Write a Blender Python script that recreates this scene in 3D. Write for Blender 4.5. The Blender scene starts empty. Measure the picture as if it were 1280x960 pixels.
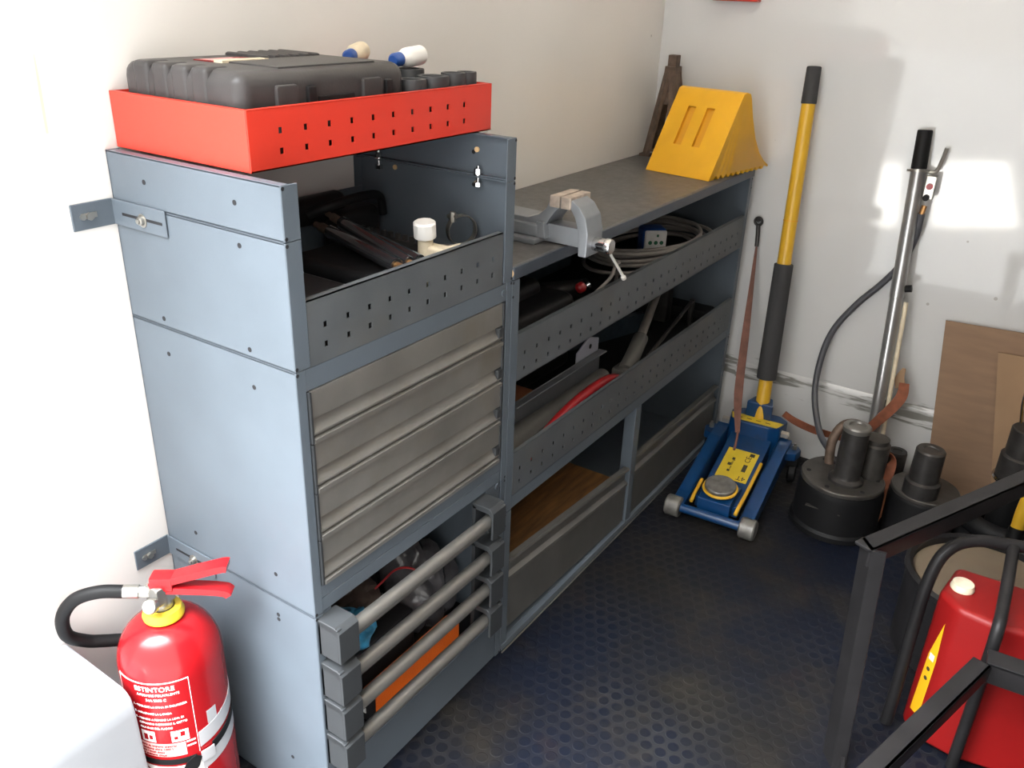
import bpy, bmesh, math, random
from math import sin, cos, pi, radians, sqrt, atan2
from mathutils import Vector, Matrix

random.seed(7)
SC = bpy.context.scene
COL = SC.collection
V = Vector

# ------------------------------------------------------------------ materials
def lin(c):
    c /= 255.0
    return c / 12.92 if c <= 0.04045 else ((c + 0.055) / 1.055) ** 2.4

def rgb(r, g, b):
    return (lin(r), lin(g), lin(b), 1)

def mat(name, col, rough=0.5, metal=0.0, var=0.0, scale=20.0, bump=0.0, bscale=150.0,
        dirt=None, dirt_amt=0.5, dirt_scale=8.0, coat=0.0, stretch=(1, 1, 1), spec=0.5):
    m = bpy.data.materials.new(name)
    m.use_nodes = True
    nt = m.node_tree
    n, l = nt.nodes, nt.links
    b = n['Principled BSDF']
    b.inputs['Roughness'].default_value = rough
    b.inputs['Metallic'].default_value = metal
    b.inputs['Coat Weight'].default_value = coat
    b.inputs['Specular IOR Level'].default_value = spec
    tc = n.new('ShaderNodeTexCoord')
    mp = n.new('ShaderNodeMapping')
    mp.inputs['Scale'].default_value = stretch
    l.new(tc.outputs['Object'], mp.inputs['Vector'])
    cur = None
    if var > 0:
        t = n.new('ShaderNodeTexNoise')
        t.inputs['Scale'].default_value = scale
        t.inputs['Detail'].default_value = 5
        l.new(mp.outputs['Vector'], t.inputs['Vector'])
        r = n.new('ShaderNodeValToRGB')
        r.color_ramp.elements[0].position = 0.3
        r.color_ramp.elements[1].position = 0.7
        r.color_ramp.elements[0].color = tuple(max(0, x * (1 - var)) for x in col[:3]) + (1,)
        r.color_ramp.elements[1].color = tuple(min(1, x * (1 + var)) for x in col[:3]) + (1,)
        l.new(t.outputs['Fac'], r.inputs['Fac'])
        cur = r.outputs['Color']
    if dirt:
        t = n.new('ShaderNodeTexNoise')
        t.inputs['Scale'].default_value = dirt_scale
        t.inputs['Detail'].default_value = 8
        t.inputs['Roughness'].default_value = 0.65
        l.new(mp.outputs['Vector'], t.inputs['Vector'])
        r = n.new('ShaderNodeValToRGB')
        r.color_ramp.elements[0].position = 0.52
        r.color_ramp.elements[1].position = 0.72
        r.color_ramp.elements[0].color = (0, 0, 0, 1)
        r.color_ramp.elements[1].color = (dirt_amt,) * 3 + (1,)
        l.new(t.outputs['Fac'], r.inputs['Fac'])
        mx = n.new('ShaderNodeMix')
        mx.data_type = 'RGBA'
        l.new(r.outputs['Color'], mx.inputs[0])
        if cur:
            l.new(cur, mx.inputs[6])
        else:
            mx.inputs[6].default_value = col
        mx.inputs[7].default_value = dirt
        cur = mx.outputs[2]
    if cur:
        l.new(cur, b.inputs['Base Color'])
    else:
        b.inputs['Base Color'].default_value = col
    if bump > 0:
        t = n.new('ShaderNodeTexNoise')
        t.inputs['Scale'].default_value = bscale
        t.inputs['Detail'].default_value = 3
        l.new(mp.outputs['Vector'], t.inputs['Vector'])
        bp = n.new('ShaderNodeBump')
        bp.inputs['Strength'].default_value = bump
        bp.inputs['Distance'].default_value = 0.002
        l.new(t.outputs['Fac'], bp.inputs['Height'])
        l.new(bp.outputs['Normal'], b.inputs['Normal'])
    return m

M = {}
M['grey'] = mat('grey_powder_coat', (0.086, 0.104, 0.124, 1), 0.42, var=0.07, scale=9, bump=0.08, bscale=500, spec=0.35)
M['lip'] = mat('grey_shelf_lip', (0.078, 0.085, 0.092, 1), 0.4, var=0.12, scale=12, bump=0.08, bscale=400, dirt=(0.10, 0.085, 0.06, 1), dirt_amt=0.35, dirt_scale=7, spec=0.3)
M['alu_shaded'] = mat('drawer_aluminium_shaded', (0.1350, 0.1323, 0.1260, 1), 0.42, metal=0.5, var=0.14, scale=10, bump=0.06, bscale=300)  # drawer aluminium again, darkened for the shade low on the unit
M['socket_black'] = mat('phosphated_socket_steel', (0.045, 0.047, 0.050, 1), 0.5, metal=0.2, var=0.15, scale=30)
M['foam'] = mat('grey_black_foam', (0.030, 0.030, 0.032, 1), 0.8, bump=0.2, bscale=300)
M['wheelsteel'] = mat('bare_wheel_steel', (0.15, 0.145, 0.135, 1), 0.45, metal=0.4, var=0.3, scale=50)
M['bar_bright'] = mat('bright_steel_bar', (0.70, 0.68, 0.65, 1), 0.4, metal=0.5)
M['hole'] = mat('dark_hole', (0.004, 0.004, 0.006, 1), 0.8)
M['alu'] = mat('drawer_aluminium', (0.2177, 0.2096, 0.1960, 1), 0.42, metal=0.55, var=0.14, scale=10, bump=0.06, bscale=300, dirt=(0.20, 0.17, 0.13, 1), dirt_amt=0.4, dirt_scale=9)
M['bar'] = mat('bar_aluminium', (0.1818, 0.1739, 0.1620, 1), 0.4, metal=0.6, var=0.08, scale=30)
M['cap'] = mat('grey_plastic', (0.0302, 0.0328, 0.0355, 1), 0.5, var=0.05, spec=0.3)
M['red'] = mat('red_enamel', (0.5760, 0.0351, 0.0187, 1), 0.38, var=0.04, scale=6)
M['ext_red'] = mat('extinguisher_red', (0.2911, 0.0060, 0.0090, 1), 0.25, coat=0.15, spec=0.3)
M['black'] = mat('black_plastic', (0.0119, 0.0112, 0.0119, 1), 0.42, var=0.2, scale=30, bump=0.1, bscale=300, spec=0.25)
M['case'] = mat('case_plastic', (0.0435, 0.0406, 0.0406, 1), 0.40, var=0.2, scale=15, bump=0.1, bscale=300, spec=0.25)
M['rubber'] = mat('black_rubber', (0.0039, 0.0039, 0.0045, 1), 0.6, var=0.2, scale=20, spec=0.25)
M['chrome'] = mat('chrome', (0.5250, 0.5250, 0.5320, 1), 0.14, metal=1.0)
M['zinc'] = mat('zinc_bolt', (0.3720, 0.3600, 0.3300, 1), 0.3, metal=0.9)
M['darkchrome'] = mat('black_chrome', (0.020, 0.020, 0.022, 1), 0.12, spec=1.0, coat=1.0)
M['steel'] = mat('vise_steel', (0.2108, 0.2232, 0.2418, 1), 0.42, metal=0.35, var=0.10, scale=18)
M['jaw'] = mat('worn_jaw_steel', (0.4640, 0.3840, 0.3200, 1), 0.4, metal=0.5, var=0.25, scale=60)
M['tubesteel'] = mat('galvanised_tube', (0.4000, 0.4000, 0.4000, 1), 0.3, metal=0.75, var=0.1, scale=14)
M['darksteel'] = mat('dark_worn_steel', (0.0446, 0.0420, 0.0410, 1), 0.45, metal=0.5, var=0.3, scale=25, spec=0.25)
M['cylsteel'] = mat('grey_cylinder_steel', (0.0601, 0.0558, 0.0515, 1), 0.42, metal=0.45, var=0.25, scale=25, spec=0.25)
M['rust'] = mat('rusty_steel', (0.11, 0.075, 0.055, 1), 0.6, metal=0.3, var=0.4, scale=40)
M['framemetal'] = mat('black_frame_steel', (0.0147, 0.0139, 0.0147, 1), 0.45, metal=0.2, var=0.25, scale=15, spec=0.25)
M['yellow'] = mat('yellow_plastic', (0.7055, 0.3655, 0.0102, 1), 0.38, var=0.05, scale=12)
M['yellow_dark'] = mat('yellow_plastic_slot', (0.60, 0.28, 0.010, 1), 0.5)
M['yellow_tube'] = mat('yellow_tube', (0.5685, 0.3291, 0.0224, 1), 0.35)
M['label_y'] = mat('yellow_label', (0.5760, 0.4160, 0.0240, 1), 0.45, var=0.06, scale=30)
M['blue'] = mat('blue_enamel', (0.0029, 0.0360, 0.1188, 1), 0.3, var=0.12, scale=14, dirt=(0.02, 0.022, 0.03, 1), dirt_amt=0.5, dirt_scale=12)
M['bluep'] = mat('blue_plastic', (0.012, 0.06, 0.26, 1), 0.4)
M['white'] = mat('white_plastic', (0.78, 0.77, 0.75, 1), 0.4)
M['cream'] = mat('cream_plastic', (0.62, 0.54, 0.40, 1), 0.5, var=0.15, scale=50)
M['paper'] = mat('white_label', (0.78, 0.76, 0.74, 1), 0.5, var=0.05, scale=60)
M['silver_label'] = mat('silver_strap', (0.50, 0.50, 0.52, 1), 0.4, metal=0.3)
M['pink'] = mat('pale_red_print', (0.80, 0.42, 0.40, 1), 0.5)
M['strap'] = mat('orange_brown_webbing', (0.1944, 0.0612, 0.0302, 1), 0.8, var=0.25, scale=50, bump=0.2, bscale=600)
M['strap_dark'] = mat('brown_webbing', (0.13, 0.055, 0.04, 1), 0.8, var=0.25, scale=50)
M['card'] = mat('cardboard', (0.2317, 0.1474, 0.0948, 1), 0.85, var=0.08, scale=8, stretch=(1, 1, 6))
M['card_light'] = mat('cardboard_light', (0.2938, 0.1873, 0.1102, 1), 0.85, var=0.08, scale=8)
M['wood'] = mat('worn_plank', (0.1430, 0.0633, 0.0165, 1), 0.7, var=0.45, scale=9, stretch=(8, 1, 8), dirt=(0.04, 0.025, 0.015, 1), dirt_amt=0.85, dirt_scale=6)
M['woodblock'] = mat('wood_block', (0.33, 0.12, 0.05, 1), 0.7, var=0.25, scale=20)
M['woodedge'] = mat('pale_wood_edge', (0.62, 0.42, 0.22, 1), 0.7)
M['worktop'] = mat('worktop_rubber', (0.078, 0.076, 0.076, 1), 0.42, var=0.28, scale=60, bump=0.25, bscale=350, dirt=(0.15, 0.13, 0.11, 1), dirt_amt=0.45, dirt_scale=6)
M['worktop_edge'] = mat('worktop_edge', (0.0360, 0.0464, 0.0624, 1), 0.45, var=0.15, scale=20)
M['cable'] = mat('grey_cable', (0.22, 0.20, 0.185, 1), 0.5, var=0.12, scale=20)
M['hose'] = mat('grey_black_hose', (0.0595, 0.0612, 0.0714, 1), 0.45)
M['orange'] = mat('orange_reflector', (0.8550, 0.1520, 0.0142, 1), 0.3, bump=0.6, bscale=380)
M['film'] = mat('crumpled_film', (0.0650, 0.0625, 0.0675, 1), 0.2, var=0.5, scale=25, bump=0.8, bscale=40)
M['bluefilm'] = mat('blue_film', (0.05, 0.30, 0.52, 1), 0.3, var=0.6, scale=30, bump=0.8, bscale=50)
M['brown'] = mat('brown_cloth', (0.085, 0.060, 0.050, 1), 0.8, var=0.3, scale=20)
M['redwire'] = mat('red_wire', (0.42, 0.02, 0.025, 1), 0.4)
M['redhose'] = mat('red_hose', (0.2880, 0.0072, 0.0108, 1), 0.35)
M['tan'] = mat('tan_lid', (0.1260, 0.0945, 0.0630, 1), 0.6, var=0.12, scale=10)
M['machine_red'] = mat('machine_red', (0.1875, 0.0053, 0.0053, 1), 0.42, var=0.08, scale=8, spec=0.25)
M['greytube'] = mat('grey_tube', (0.10, 0.097, 0.09, 1), 0.5, var=0.2, scale=15, spec=0.25)
M['palegrey'] = mat('pale_plate', (0.42, 0.43, 0.50, 1), 0.45)
M['gunmetal'] = mat('blue_grey_tool', (0.045, 0.065, 0.085, 1), 0.4, metal=0.3, var=0.3, scale=30)
M['clear'] = mat('clear_plastic', (0.9, 0.9, 0.9, 1), 0.08)
M['clear'].node_tree.nodes['Principled BSDF'].inputs['Transmission Weight'].default_value = 1.0
M['green'] = mat('green_socket', (0.02, 0.12, 0.06, 1), 0.5)
M['ink'] = mat('dark_ink', (0.03, 0.025, 0.015, 1), 0.6)
M['brass'] = mat('brass', (0.55, 0.30, 0.12, 1), 0.3, metal=0.9)
M['asphalt'] = mat('asphalt', (0.10, 0.10, 0.10, 1), 0.9, var=0.1, scale=3)
M['sill'] = mat('white_grp_sill', (0.30, 0.31, 0.33, 1), 0.4, var=0.03, scale=6, dirt=(0.14, 0.12, 0.10, 1), dirt_amt=0.55, dirt_scale=5)

def wall_material(name, col, rough, streaks=False, low_dirt=False):
    m = mat(name, col, rough, var=0.025, scale=3.0, bump=0.02, bscale=6.0)
    nt = m.node_tree
    n, l = nt.nodes, nt.links
    b = n['Principled BSDF']
    src = b.inputs['Base Color'].links[0].from_socket
    tc = n.new('ShaderNodeTexCoord')
    sep = n.new('ShaderNodeSeparateXYZ')
    l.new(tc.outputs['Object'], sep.inputs[0])
    def math_(op, a, b_=None, c=None):
        q = n.new('ShaderNodeMath')
        q.operation = op
        for i, v in enumerate((a, b_, c)):
            if v is None:
                continue
            if isinstance(v, (int, float)):
                q.inputs[i].default_value = v
            else:
                l.new(v, q.inputs[i])
        return q.outputs[0]
    def overlay(src, fac, colr):
        mx = n.new('ShaderNodeMix')
        mx.data_type = 'RGBA'
        l.new(fac, mx.inputs[0])
        l.new(src, mx.inputs[6])
        mx.inputs[7].default_value = colr
        return mx.outputs[2]
    # small dark specks
    vo = n.new('ShaderNodeTexVoronoi')
    vo.inputs['Scale'].default_value = 7.0
    l.new(tc.outputs['Object'], vo.inputs['Vector'])
    fac = math_('MULTIPLY', math_('LESS_THAN', vo.outputs['Distance'], 0.035), 0.5)
    src = overlay(src, fac, (0.16, 0.14, 0.11, 1))
    if streaks:   # rusty drips running down high on the wall near the rear doors
        mp = n.new('ShaderNodeMapping')
        mp.inputs['Scale'].default_value = (1, 45, 2.0)
        l.new(tc.outputs['Object'], mp.inputs['Vector'])
        t = n.new('ShaderNodeTexNoise')
        t.inputs['Scale'].default_value = 1.0
        t.inputs['Detail'].default_value = 2
        l.new(mp.outputs['Vector'], t.inputs['Vector'])
        f = math_('GREATER_THAN', t.outputs['Fac'], 0.64)
        f = math_('MULTIPLY', f, math_('GREATER_THAN', sep.outputs['Z'], 1.12))
        f = math_('MULTIPLY', f, math_('LESS_THAN', sep.outputs['Y'], 0.08))
        f = math_('MULTIPLY', f, 0.5)
        src = overlay(src, f, (0.45, 0.36, 0.20, 1))
    if low_dirt:  # black scuffs along the ledge
        mp = n.new('ShaderNodeMapping')
        mp.inputs['Scale'].default_value = (7, 7, 60)
        l.new(tc.outputs['Object'], mp.inputs['Vector'])
        t = n.new('ShaderNodeTexNoise')
        t.inputs['Scale'].default_value = 1.0
        t.inputs['Detail'].default_value = 6
        l.new(mp.outputs['Vector'], t.inputs['Vector'])
        d = math_('ABSOLUTE', math_('SUBTRACT', sep.outputs['Z'], 0.235))
        band = math_('SUBTRACT', 1.0, math_('MULTIPLY', d, 18.0))
        band = math_('MAXIMUM', band, 0.0)
        f = math_('MULTIPLY', math_('SUBTRACT', math_('ADD', t.outputs['Fac'], math_('MULTIPLY', band, 0.22)), 0.66), 9.0)
        f = math_('MINIMUM', math_('MAXIMUM', f, 0.0), 0.75)
        f = math_('MULTIPLY', f, math_('GREATER_THAN', band, 0.001))
        src = overlay(src, f, (0.10, 0.095, 0.075, 1))
    l.new(src, b.inputs['Base Color'])
    return m

M['wall_left'] = wall_material('white_grp_side', (0.665, 0.645, 0.62, 1), 0.35, streaks=True)
M['wall_back'] = wall_material('white_gloss_bulkhead', (0.545, 0.55, 0.555, 1), 0.06, low_dirt=True)
M['wall_other'] = wall_material('grey_blocker_lining', (0.16, 0.15, 0.14, 1), 0.4)

M['ply'] = mat('plywood_lining', (0.075, 0.055, 0.040, 1), 0.6, var=0.15, scale=4)

ROOF_T = 0.205
def roof_material():
    # translucent glass-fibre roof of the box body: some daylight comes through it
    m = bpy.data.materials.new('translucent_grp_roof')
    m.use_nodes = True
    n, l = m.node_tree.nodes, m.node_tree.links
    n.remove(n['Principled BSDF'])
    d = n.new('ShaderNodeBsdfDiffuse')
    d.inputs['Color'].default_value = (0.80, 0.76, 0.70, 1)
    t = n.new('ShaderNodeBsdfTranslucent')
    t.inputs['Color'].default_value = (0.76, 0.725, 0.675, 1)
    mx = n.new('ShaderNodeMixShader')
    mx.inputs[0].default_value = ROOF_T
    l.new(d.outputs[0], mx.inputs[1])
    l.new(t.outputs[0], mx.inputs[2])
    l.new(mx.outputs[0], n['Material Output'].inputs['Surface'])
    return m
M['roof'] = roof_material()

def floor_material():
    m = bpy.data.materials.new('studded_rubber_mat')
    m.use_nodes = True
    n, l = m.node_tree.nodes, m.node_tree.links
    b = n['Principled BSDF']
    tc = n.new('ShaderNodeTexCoord')
    sep = n.new('ShaderNodeSeparateXYZ')
    l.new(tc.outputs['Object'], sep.inputs[0])
    def mt(op, a, b_=0.0, c=0.0):
        q = n.new('ShaderNodeMath')
        q.operation = op
        for i, v in enumerate((a, b_, c)):
            if isinstance(v, (int, float)):
                q.inputs[i].default_value = v
            else:
                l.new(v, q.inputs[i])
        return q.outputs[0]
    P = 0.030
    def grid(ox, oy):
        fx = mt('MULTIPLY', mt('SUBTRACT', mt('FRACT', mt('ADD', mt('DIVIDE', sep.outputs['X'], P), ox)), 0.5), P)
        Q = P * 1.732
        fy = mt('MULTIPLY', mt('SUBTRACT', mt('FRACT', mt('ADD', mt('DIVIDE', sep.outputs['Y'], Q), oy)), 0.5), Q)
        return mt('SQRT', mt('ADD', mt('MULTIPLY', fx, fx), mt('MULTIPLY', fy, fy)))
    d = mt('MINIMUM', grid(10, 10), grid(10.5, 10.5))
    ring = n.new('ShaderNodeValToRGB')
    for e, (p, v) in zip([ring.color_ramp.elements[0], ring.color_ramp.elements[1], ring.color_ramp.elements.new(0.5), ring.color_ramp.elements.new(0.75)],
                         [(0.60, 0.0), (1.0, 0.25), (0.80, 1.0), (0.92, 0.7)]):
        e.position = p
        e.color = (v, v, v, 1)
    l.new(mt('DIVIDE', d, P / 2), ring.inputs['Fac'])
    def noise(s, det=6, rough=0.6):
        t = n.new('ShaderNodeTexNoise')
        t.inputs['Scale'].default_value = s
        t.inputs['Detail'].default_value = det
        t.inputs['Roughness'].default_value = rough
        l.new(tc.outputs['Object'], t.inputs['Vector'])
        return t.outputs['Fac']
    def ramp(v, p0, p1, c0, c1):
        r = n.new('ShaderNodeValToRGB')
        r.color_ramp.elements[0].position = p0
        r.color_ramp.elements[1].position = p1
        r.color_ramp.elements[0].color = c0
        r.color_ramp.elements[1].color = c1
        l.new(v, r.inputs['Fac'])
        return r.outputs['Color']
    def mix(f, a, c):
        mx = n.new('ShaderNodeMix')
        mx.data_type = 'RGBA'
        l.new(f, mx.inputs[0])
        l.new(a, mx.inputs[6])
        if isinstance(c, tuple):
            mx.inputs[7].default_value = c
        else:
            l.new(c, mx.inputs[7])
        return mx.outputs[2]
    base = ramp(noise(2.5, 4), 0.38, 0.62, (0.0016, 0.0036, 0.0105, 1), (0.0050, 0.0047, 0.0052, 1))
    base = mix(mt('MULTIPLY', mt('MULTIPLY', ring.outputs['Color'], mt('SUBTRACT', mt('MULTIPLY', noise(3.0), 3.0), 1.05)), 0.34), base, (0.034, 0.032, 0.029, 1))
    dust = ramp(noise(5.0, 10, 0.75), 0.50, 0.76, (0, 0, 0, 1), (0.70, 0.55, 0.55, 1))
    base = mix(dust, base, (0.030, 0.025, 0.019, 1))
    rusty = ramp(noise(4.0, 8, 0.7), 0.60, 0.74, (0, 0, 0, 1), (0.5, 0.5, 0.5, 1))
    base = mix(rusty, base, (0.024, 0.012, 0.008, 1))
    l.new(base, b.inputs['Base Color'])
    b.inputs['Roughness'].default_value = 0.55
    b.inputs['Specular IOR Level'].default_value = 0.22
    bp = n.new('ShaderNodeBump')
    bp.inputs['Strength'].default_value = 0.28
    bp.inputs['Distance'].default_value = 0.002
    h = ramp(mt('DIVIDE', d, P / 2), 0.70, 0.82, (1, 1, 1, 1), (0, 0, 0, 1))
    l.new(h, bp.inputs['Height'])
    l.new(bp.outputs['Normal'], b.inputs['Normal'])
    return m
M['floor'] = floor_material()

# ------------------------------------------------------------------ mesh helper
class MB:
    def __init__(self):
        self.bm = bmesh.new()
        self.mi = 0
    def _take(self, tmp, M_=None):
        if M_ is not None:
            bmesh.ops.transform(tmp, matrix=M_, verts=tmp.verts)
        for f in tmp.faces:
            f.material_index = self.mi
        me = bpy.data.meshes.new('tmp')
        tmp.to_mesh(me)
        tmp.free()
        self.bm.from_mesh(me)
        bpy.data.meshes.remove(me)
        return self
    def box(self, a, b, bev=0.0, seg=2, mtx=None):
        t = bmesh.new()
        lo = V((min(a[0], b[0]), min(a[1], b[1]), min(a[2], b[2])))
        hi = V((max(a[0], b[0]), max(a[1], b[1]), max(a[2], b[2])))
        bmesh.ops.create_cube(t, size=1)
        bmesh.ops.transform(t, matrix=Matrix.Translation((lo + hi) / 2) @ Matrix.Diagonal((hi - lo).to_4d()), verts=t.verts)
        if bev > 0:
            bmesh.ops.bevel(t, geom=t.edges[:] + t.verts[:], offset=min(bev, min(hi - lo) * 0.49), segments=seg, affect='EDGES', profile=0.5)
        return self._take(t, mtx)
    def prism(self, poly, axis, a, b, bev=0.0, seg=2, mtx=None):
        """polygon in the plane across axis, extruded from a to b"""
        t = bmesh.new()
        def P(u, v, w):
            return {'x': (w, u, v), 'y': (u, w, v), 'z': (u, v, w)}[axis]
        n = len(poly)
        va = [t.verts.new(P(u, v, a)) for u, v in poly]
        vb = [t.verts.new(P(u, v, b)) for u, v in poly]
        t.faces.new(va)
        t.faces.new(vb[::-1])
        for i in range(n):
            t.faces.new((va[i], vb[i], vb[(i + 1) % n], va[(i + 1) % n]))
        bmesh.ops.recalc_face_normals(t, faces=t.faces[:])
        if bev > 0:
            bmesh.ops.bevel(t, geom=t.edges[:] + t.verts[:], offset=bev, segments=seg, affect='EDGES', profile=0.5)
        return self._take(t, mtx)
    def cyl(self, p0, p1, r, r2=None, seg=24, bev=0.0):
        p0, p1 = V(p0), V(p1)
        t = bmesh.new()
        d = p1 - p0
        bmesh.ops.create_cone(t, cap_ends=True, segments=seg, radius1=r, radius2=r if r2 is None else r2, depth=d.length)
        if bev > 0:
            es = [e for e in t.edges if abs(e.verts[0].co.z - e.verts[1].co.z) < 1e-6]
            bmesh.ops.bevel(t, geom=es, offset=bev, segments=2, affect='EDGES', profile=0.5)
        q = d.to_track_quat('Z', 'Y').to_matrix().to_4x4()
        return self._take(t, Matrix.Translation((p0 + p1) / 2) @ q)
    def lathe(self, prof, p=(0, 0, 0), axis=(0, 0, 1), seg=40):
        t = bmesh.new()
        rings = []
        for r, z in prof:
            if r < 1e-6:
                rings.append([t.verts.new((0, 0, z))])
            else:
                rings.append([t.verts.new((r * cos(2 * pi * k / seg), r * sin(2 * pi * k / seg), z)) for k in range(seg)])
        for A, B in zip(rings, rings[1:]):
            for k in range(seg):
                a0, a1 = A[k % len(A)], A[(k + 1) % len(A)]
                b0, b1 = B[k % len(B)], B[(k + 1) % len(B)]
                vs = []
                for v in (a0, a1, b1, b0):
                    if v not in vs:
                        vs.append(v)
                if len(vs) > 2:
                    t.faces.new(vs)
        for R_, rev in ((rings[0], True), (rings[-1], False)):
            if len(R_) > 1:
                t.faces.new(R_[::-1] if rev else R_)
        bmesh.ops.recalc_face_normals(t, faces=t.faces[:])
        q = V(axis).to_track_quat('Z', 'Y').to_matrix().to_4x4()
        return self._take(t, Matrix.Translation(p) @ q)
    def tube(self, pts, r, seg=12, smooth=6, cap=True):
        pts = [V(p) for p in pts]
        if smooth and len(pts) > 2:
            out = []
            P = [pts[0] * 2 - pts[1]] + pts + [pts[-1] * 2 - pts[-2]]
            for i in range(1, len(P) - 2):
                for k in range(smooth):
                    s = k / smooth
                    a, b, c, d = P[i - 1], P[i], P[i + 1], P[i + 2]
                    out.append(0.5 * (2 * b + (c - a) * s + (2 * a - 5 * b + 4 * c - d) * s * s + (3 * b - a - 3 * c + d) * s ** 3))
            out.append(pts[-1])
            pts = out
        t = bmesh.new()
        rings = []
        up = None
        for i, p in enumerate(pts):
            d = (pts[min(i + 1, len(pts) - 1)] - pts[max(i - 1, 0)]).normalized()
            if up is None:
                up = V((0, 0, 1)) if abs(d.z) < 0.9 else V((1, 0, 0))
            s = d.cross(up).normalized()
            up = s.cross(d).normalized()
            rr = r(i / (len(pts) - 1)) if callable(r) else r
            rings.append([t.verts.new(p + rr * (cos(2 * pi * k / seg) * s + sin(2 * pi * k / seg) * up)) for k in range(seg)])
        for A, B in zip(rings, rings[1:]):
            for k in range(seg):
                t.faces.new((A[k], A[(k + 1) % seg], B[(k + 1) % seg], B[k]))
        if cap:
            t.faces.new(rings[0][::-1])
            t.faces.new(rings[-1])
        bmesh.ops.recalc_face_normals(t, faces=t.faces[:])
        return self._take(t)
    def ribbon(self, pts, wdir, w, th, smooth=6):
        """flat strap with real thickness; wdir may be one vector or one per point; w number or list"""
        pts = [V(p) for p in pts]
        n = len(pts)
        W = [V(wdir[i]) if isinstance(wdir, list) else V(wdir) for i in range(n)]
        ws = w if isinstance(w, list) else [w] * n
        def cat(L, i, s):
            a, b, c, d = L[max(i - 1, 0)], L[i], L[min(i + 1, n - 1)], L[min(i + 2, n - 1)]
            return 0.5 * (2 * b + (c - a) * s + (2 * a - 5 * b + 4 * c - d) * s * s + (3 * b - a - 3 * c + d) * s ** 3)
        Q, WW, wl = [], [], []
        for i in range(n - 1):
            for k in range(smooth):
                s = k / smooth
                Q.append(cat(pts, i, s))
                WW.append((W[i] * (1 - s) + W[i + 1] * s).normalized())
                wl.append(ws[i] * (1 - s) + ws[i + 1] * s)
        Q.append(pts[-1]); WW.append(W[-1].normalized()); wl.append(ws[-1])
        t = bmesh.new()
        rings = []
        for i, p in enumerate(Q):
            d = (Q[min(i + 1, len(Q) - 1)] - Q[max(i - 1, 0)]).normalized()
            wd = (WW[i] - d * WW[i].dot(d)).normalized()
            nn = d.cross(wd).normalized()
            a = wd * wl[i] / 2
            c = nn * th / 2
            rings.append([t.verts.new(p + a + c), t.verts.new(p - a + c), t.verts.new(p - a - c), t.verts.new(p + a - c)])
        for A, B in zip(rings, rings[1:]):
            for k in range(4):
                t.faces.new((A[k], A[(k + 1) % 4], B[(k + 1) % 4], B[k]))
        t.faces.new(rings[0][::-1])
        t.faces.new(rings[-1])
        bmesh.ops.recalc_face_normals(t, faces=t.faces[:])
        return self._take(t)
    def perf(self, org, ud, vd, U, Vh, holes, th):
        """sheet of size U x Vh with rectangular holes (u0,u1,v0,v1), thickness th along ud x vd"""
        org, ud, vd = V(org), V(ud), V(vd)
        nd = ud.cross(vd).normalized()
        us = sorted({0.0, U} | {h[0] for h in holes} | {h[1] for h in holes})
        vs = sorted({0.0, Vh} | {h[2] for h in holes} | {h[3] for h in holes})
        hs = set()
        for i in range(len(us) - 1):
            for j in range(len(vs) - 1):
                cu, cv = (us[i] + us[i + 1]) / 2, (vs[j] + vs[j + 1]) / 2
                if any(h[0] < cu < h[1] and h[2] < cv < h[3] for h in holes):
                    hs.add((i, j))
        t = bmesh.new()
        F = {}
        def vert(i, j, k):
            if (i, j, k) not in F:
                F[(i, j, k)] = t.verts.new(org + ud * us[i] + vd * vs[j] + nd * (0 if k == 0 else -th))
            return F[(i, j, k)]
        nu, nv = len(us) - 1, len(vs) - 1
        solid = lambda i, j: 0 <= i < nu and 0 <= j < nv and (i, j) not in hs
        for i in range(nu):
            for j in range(nv):
                if (i, j) in hs:
                    continue
                t.faces.new((vert(i, j, 0), vert(i + 1, j, 0), vert(i + 1, j + 1, 0), vert(i, j + 1, 0)))
                t.faces.new((vert(i, j + 1, 1), vert(i + 1, j + 1, 1), vert(i + 1, j, 1), vert(i, j, 1)))
                for (di, dj, a, b) in ((-1, 0, (i, j), (i, j + 1)), (1, 0, (i + 1, j + 1), (i + 1, j)), (0, -1, (i + 1, j), (i, j)), (0, 1, (i, j + 1), (i + 1, j + 1))):
                    if not solid(i + di, j + dj):
                        t.faces.new((vert(*a, 0), vert(*b, 0), vert(*b, 1), vert(*a, 1)))
        bmesh.ops.recalc_face_normals(t, faces=t.faces[:])
        return self._take(t)
    def text(self, s, size, mp, depth=0.0004):
        """lettering; mp maps (x, y, z) of the flat text (z = depth) to a point"""
        cu = bpy.data.curves.new('txt', 'FONT')
        cu.body = s
        cu.size = size
        cu.extrude = depth
        ob = bpy.data.objects.new('txt', cu)
        COL.objects.link(ob)
        dg = bpy.context.evaluated_depsgraph_get()
        me = bpy.data.meshes.new_from_object(ob.evaluated_get(dg))
        bpy.data.objects.remove(ob)
        bpy.data.curves.remove(cu)
        t = bmesh.new()
        t.from_mesh(me)
        bpy.data.meshes.remove(me)
        for v in t.verts:
            v.co = mp(v.co.x, v.co.y, v.co.z)
        return self._take(t)
    def build(self, name, mats, parent=None, origin=None, ang=35, wn=True):
        me = bpy.data.meshes.new(name)
        off = OFF.get(parent, V((0, 0, 0))) if parent else V(origin or (0, 0, 0))
        bmesh.ops.translate(self.bm, vec=-off, verts=self.bm.verts)
        self.bm.to_mesh(me)
        self.bm.free()
        for k in (mats if isinstance(mats, (list, tuple)) else [mats]):
            me.materials.append(M[k] if isinstance(k, str) else k)
        me.polygons.foreach_set('use_smooth', [True] * len(me.polygons))
        me.set_sharp_from_angle(angle=radians(ang))
        me.update()
        o = bpy.data.objects.new(name, me)
        COL.objects.link(o)
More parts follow.
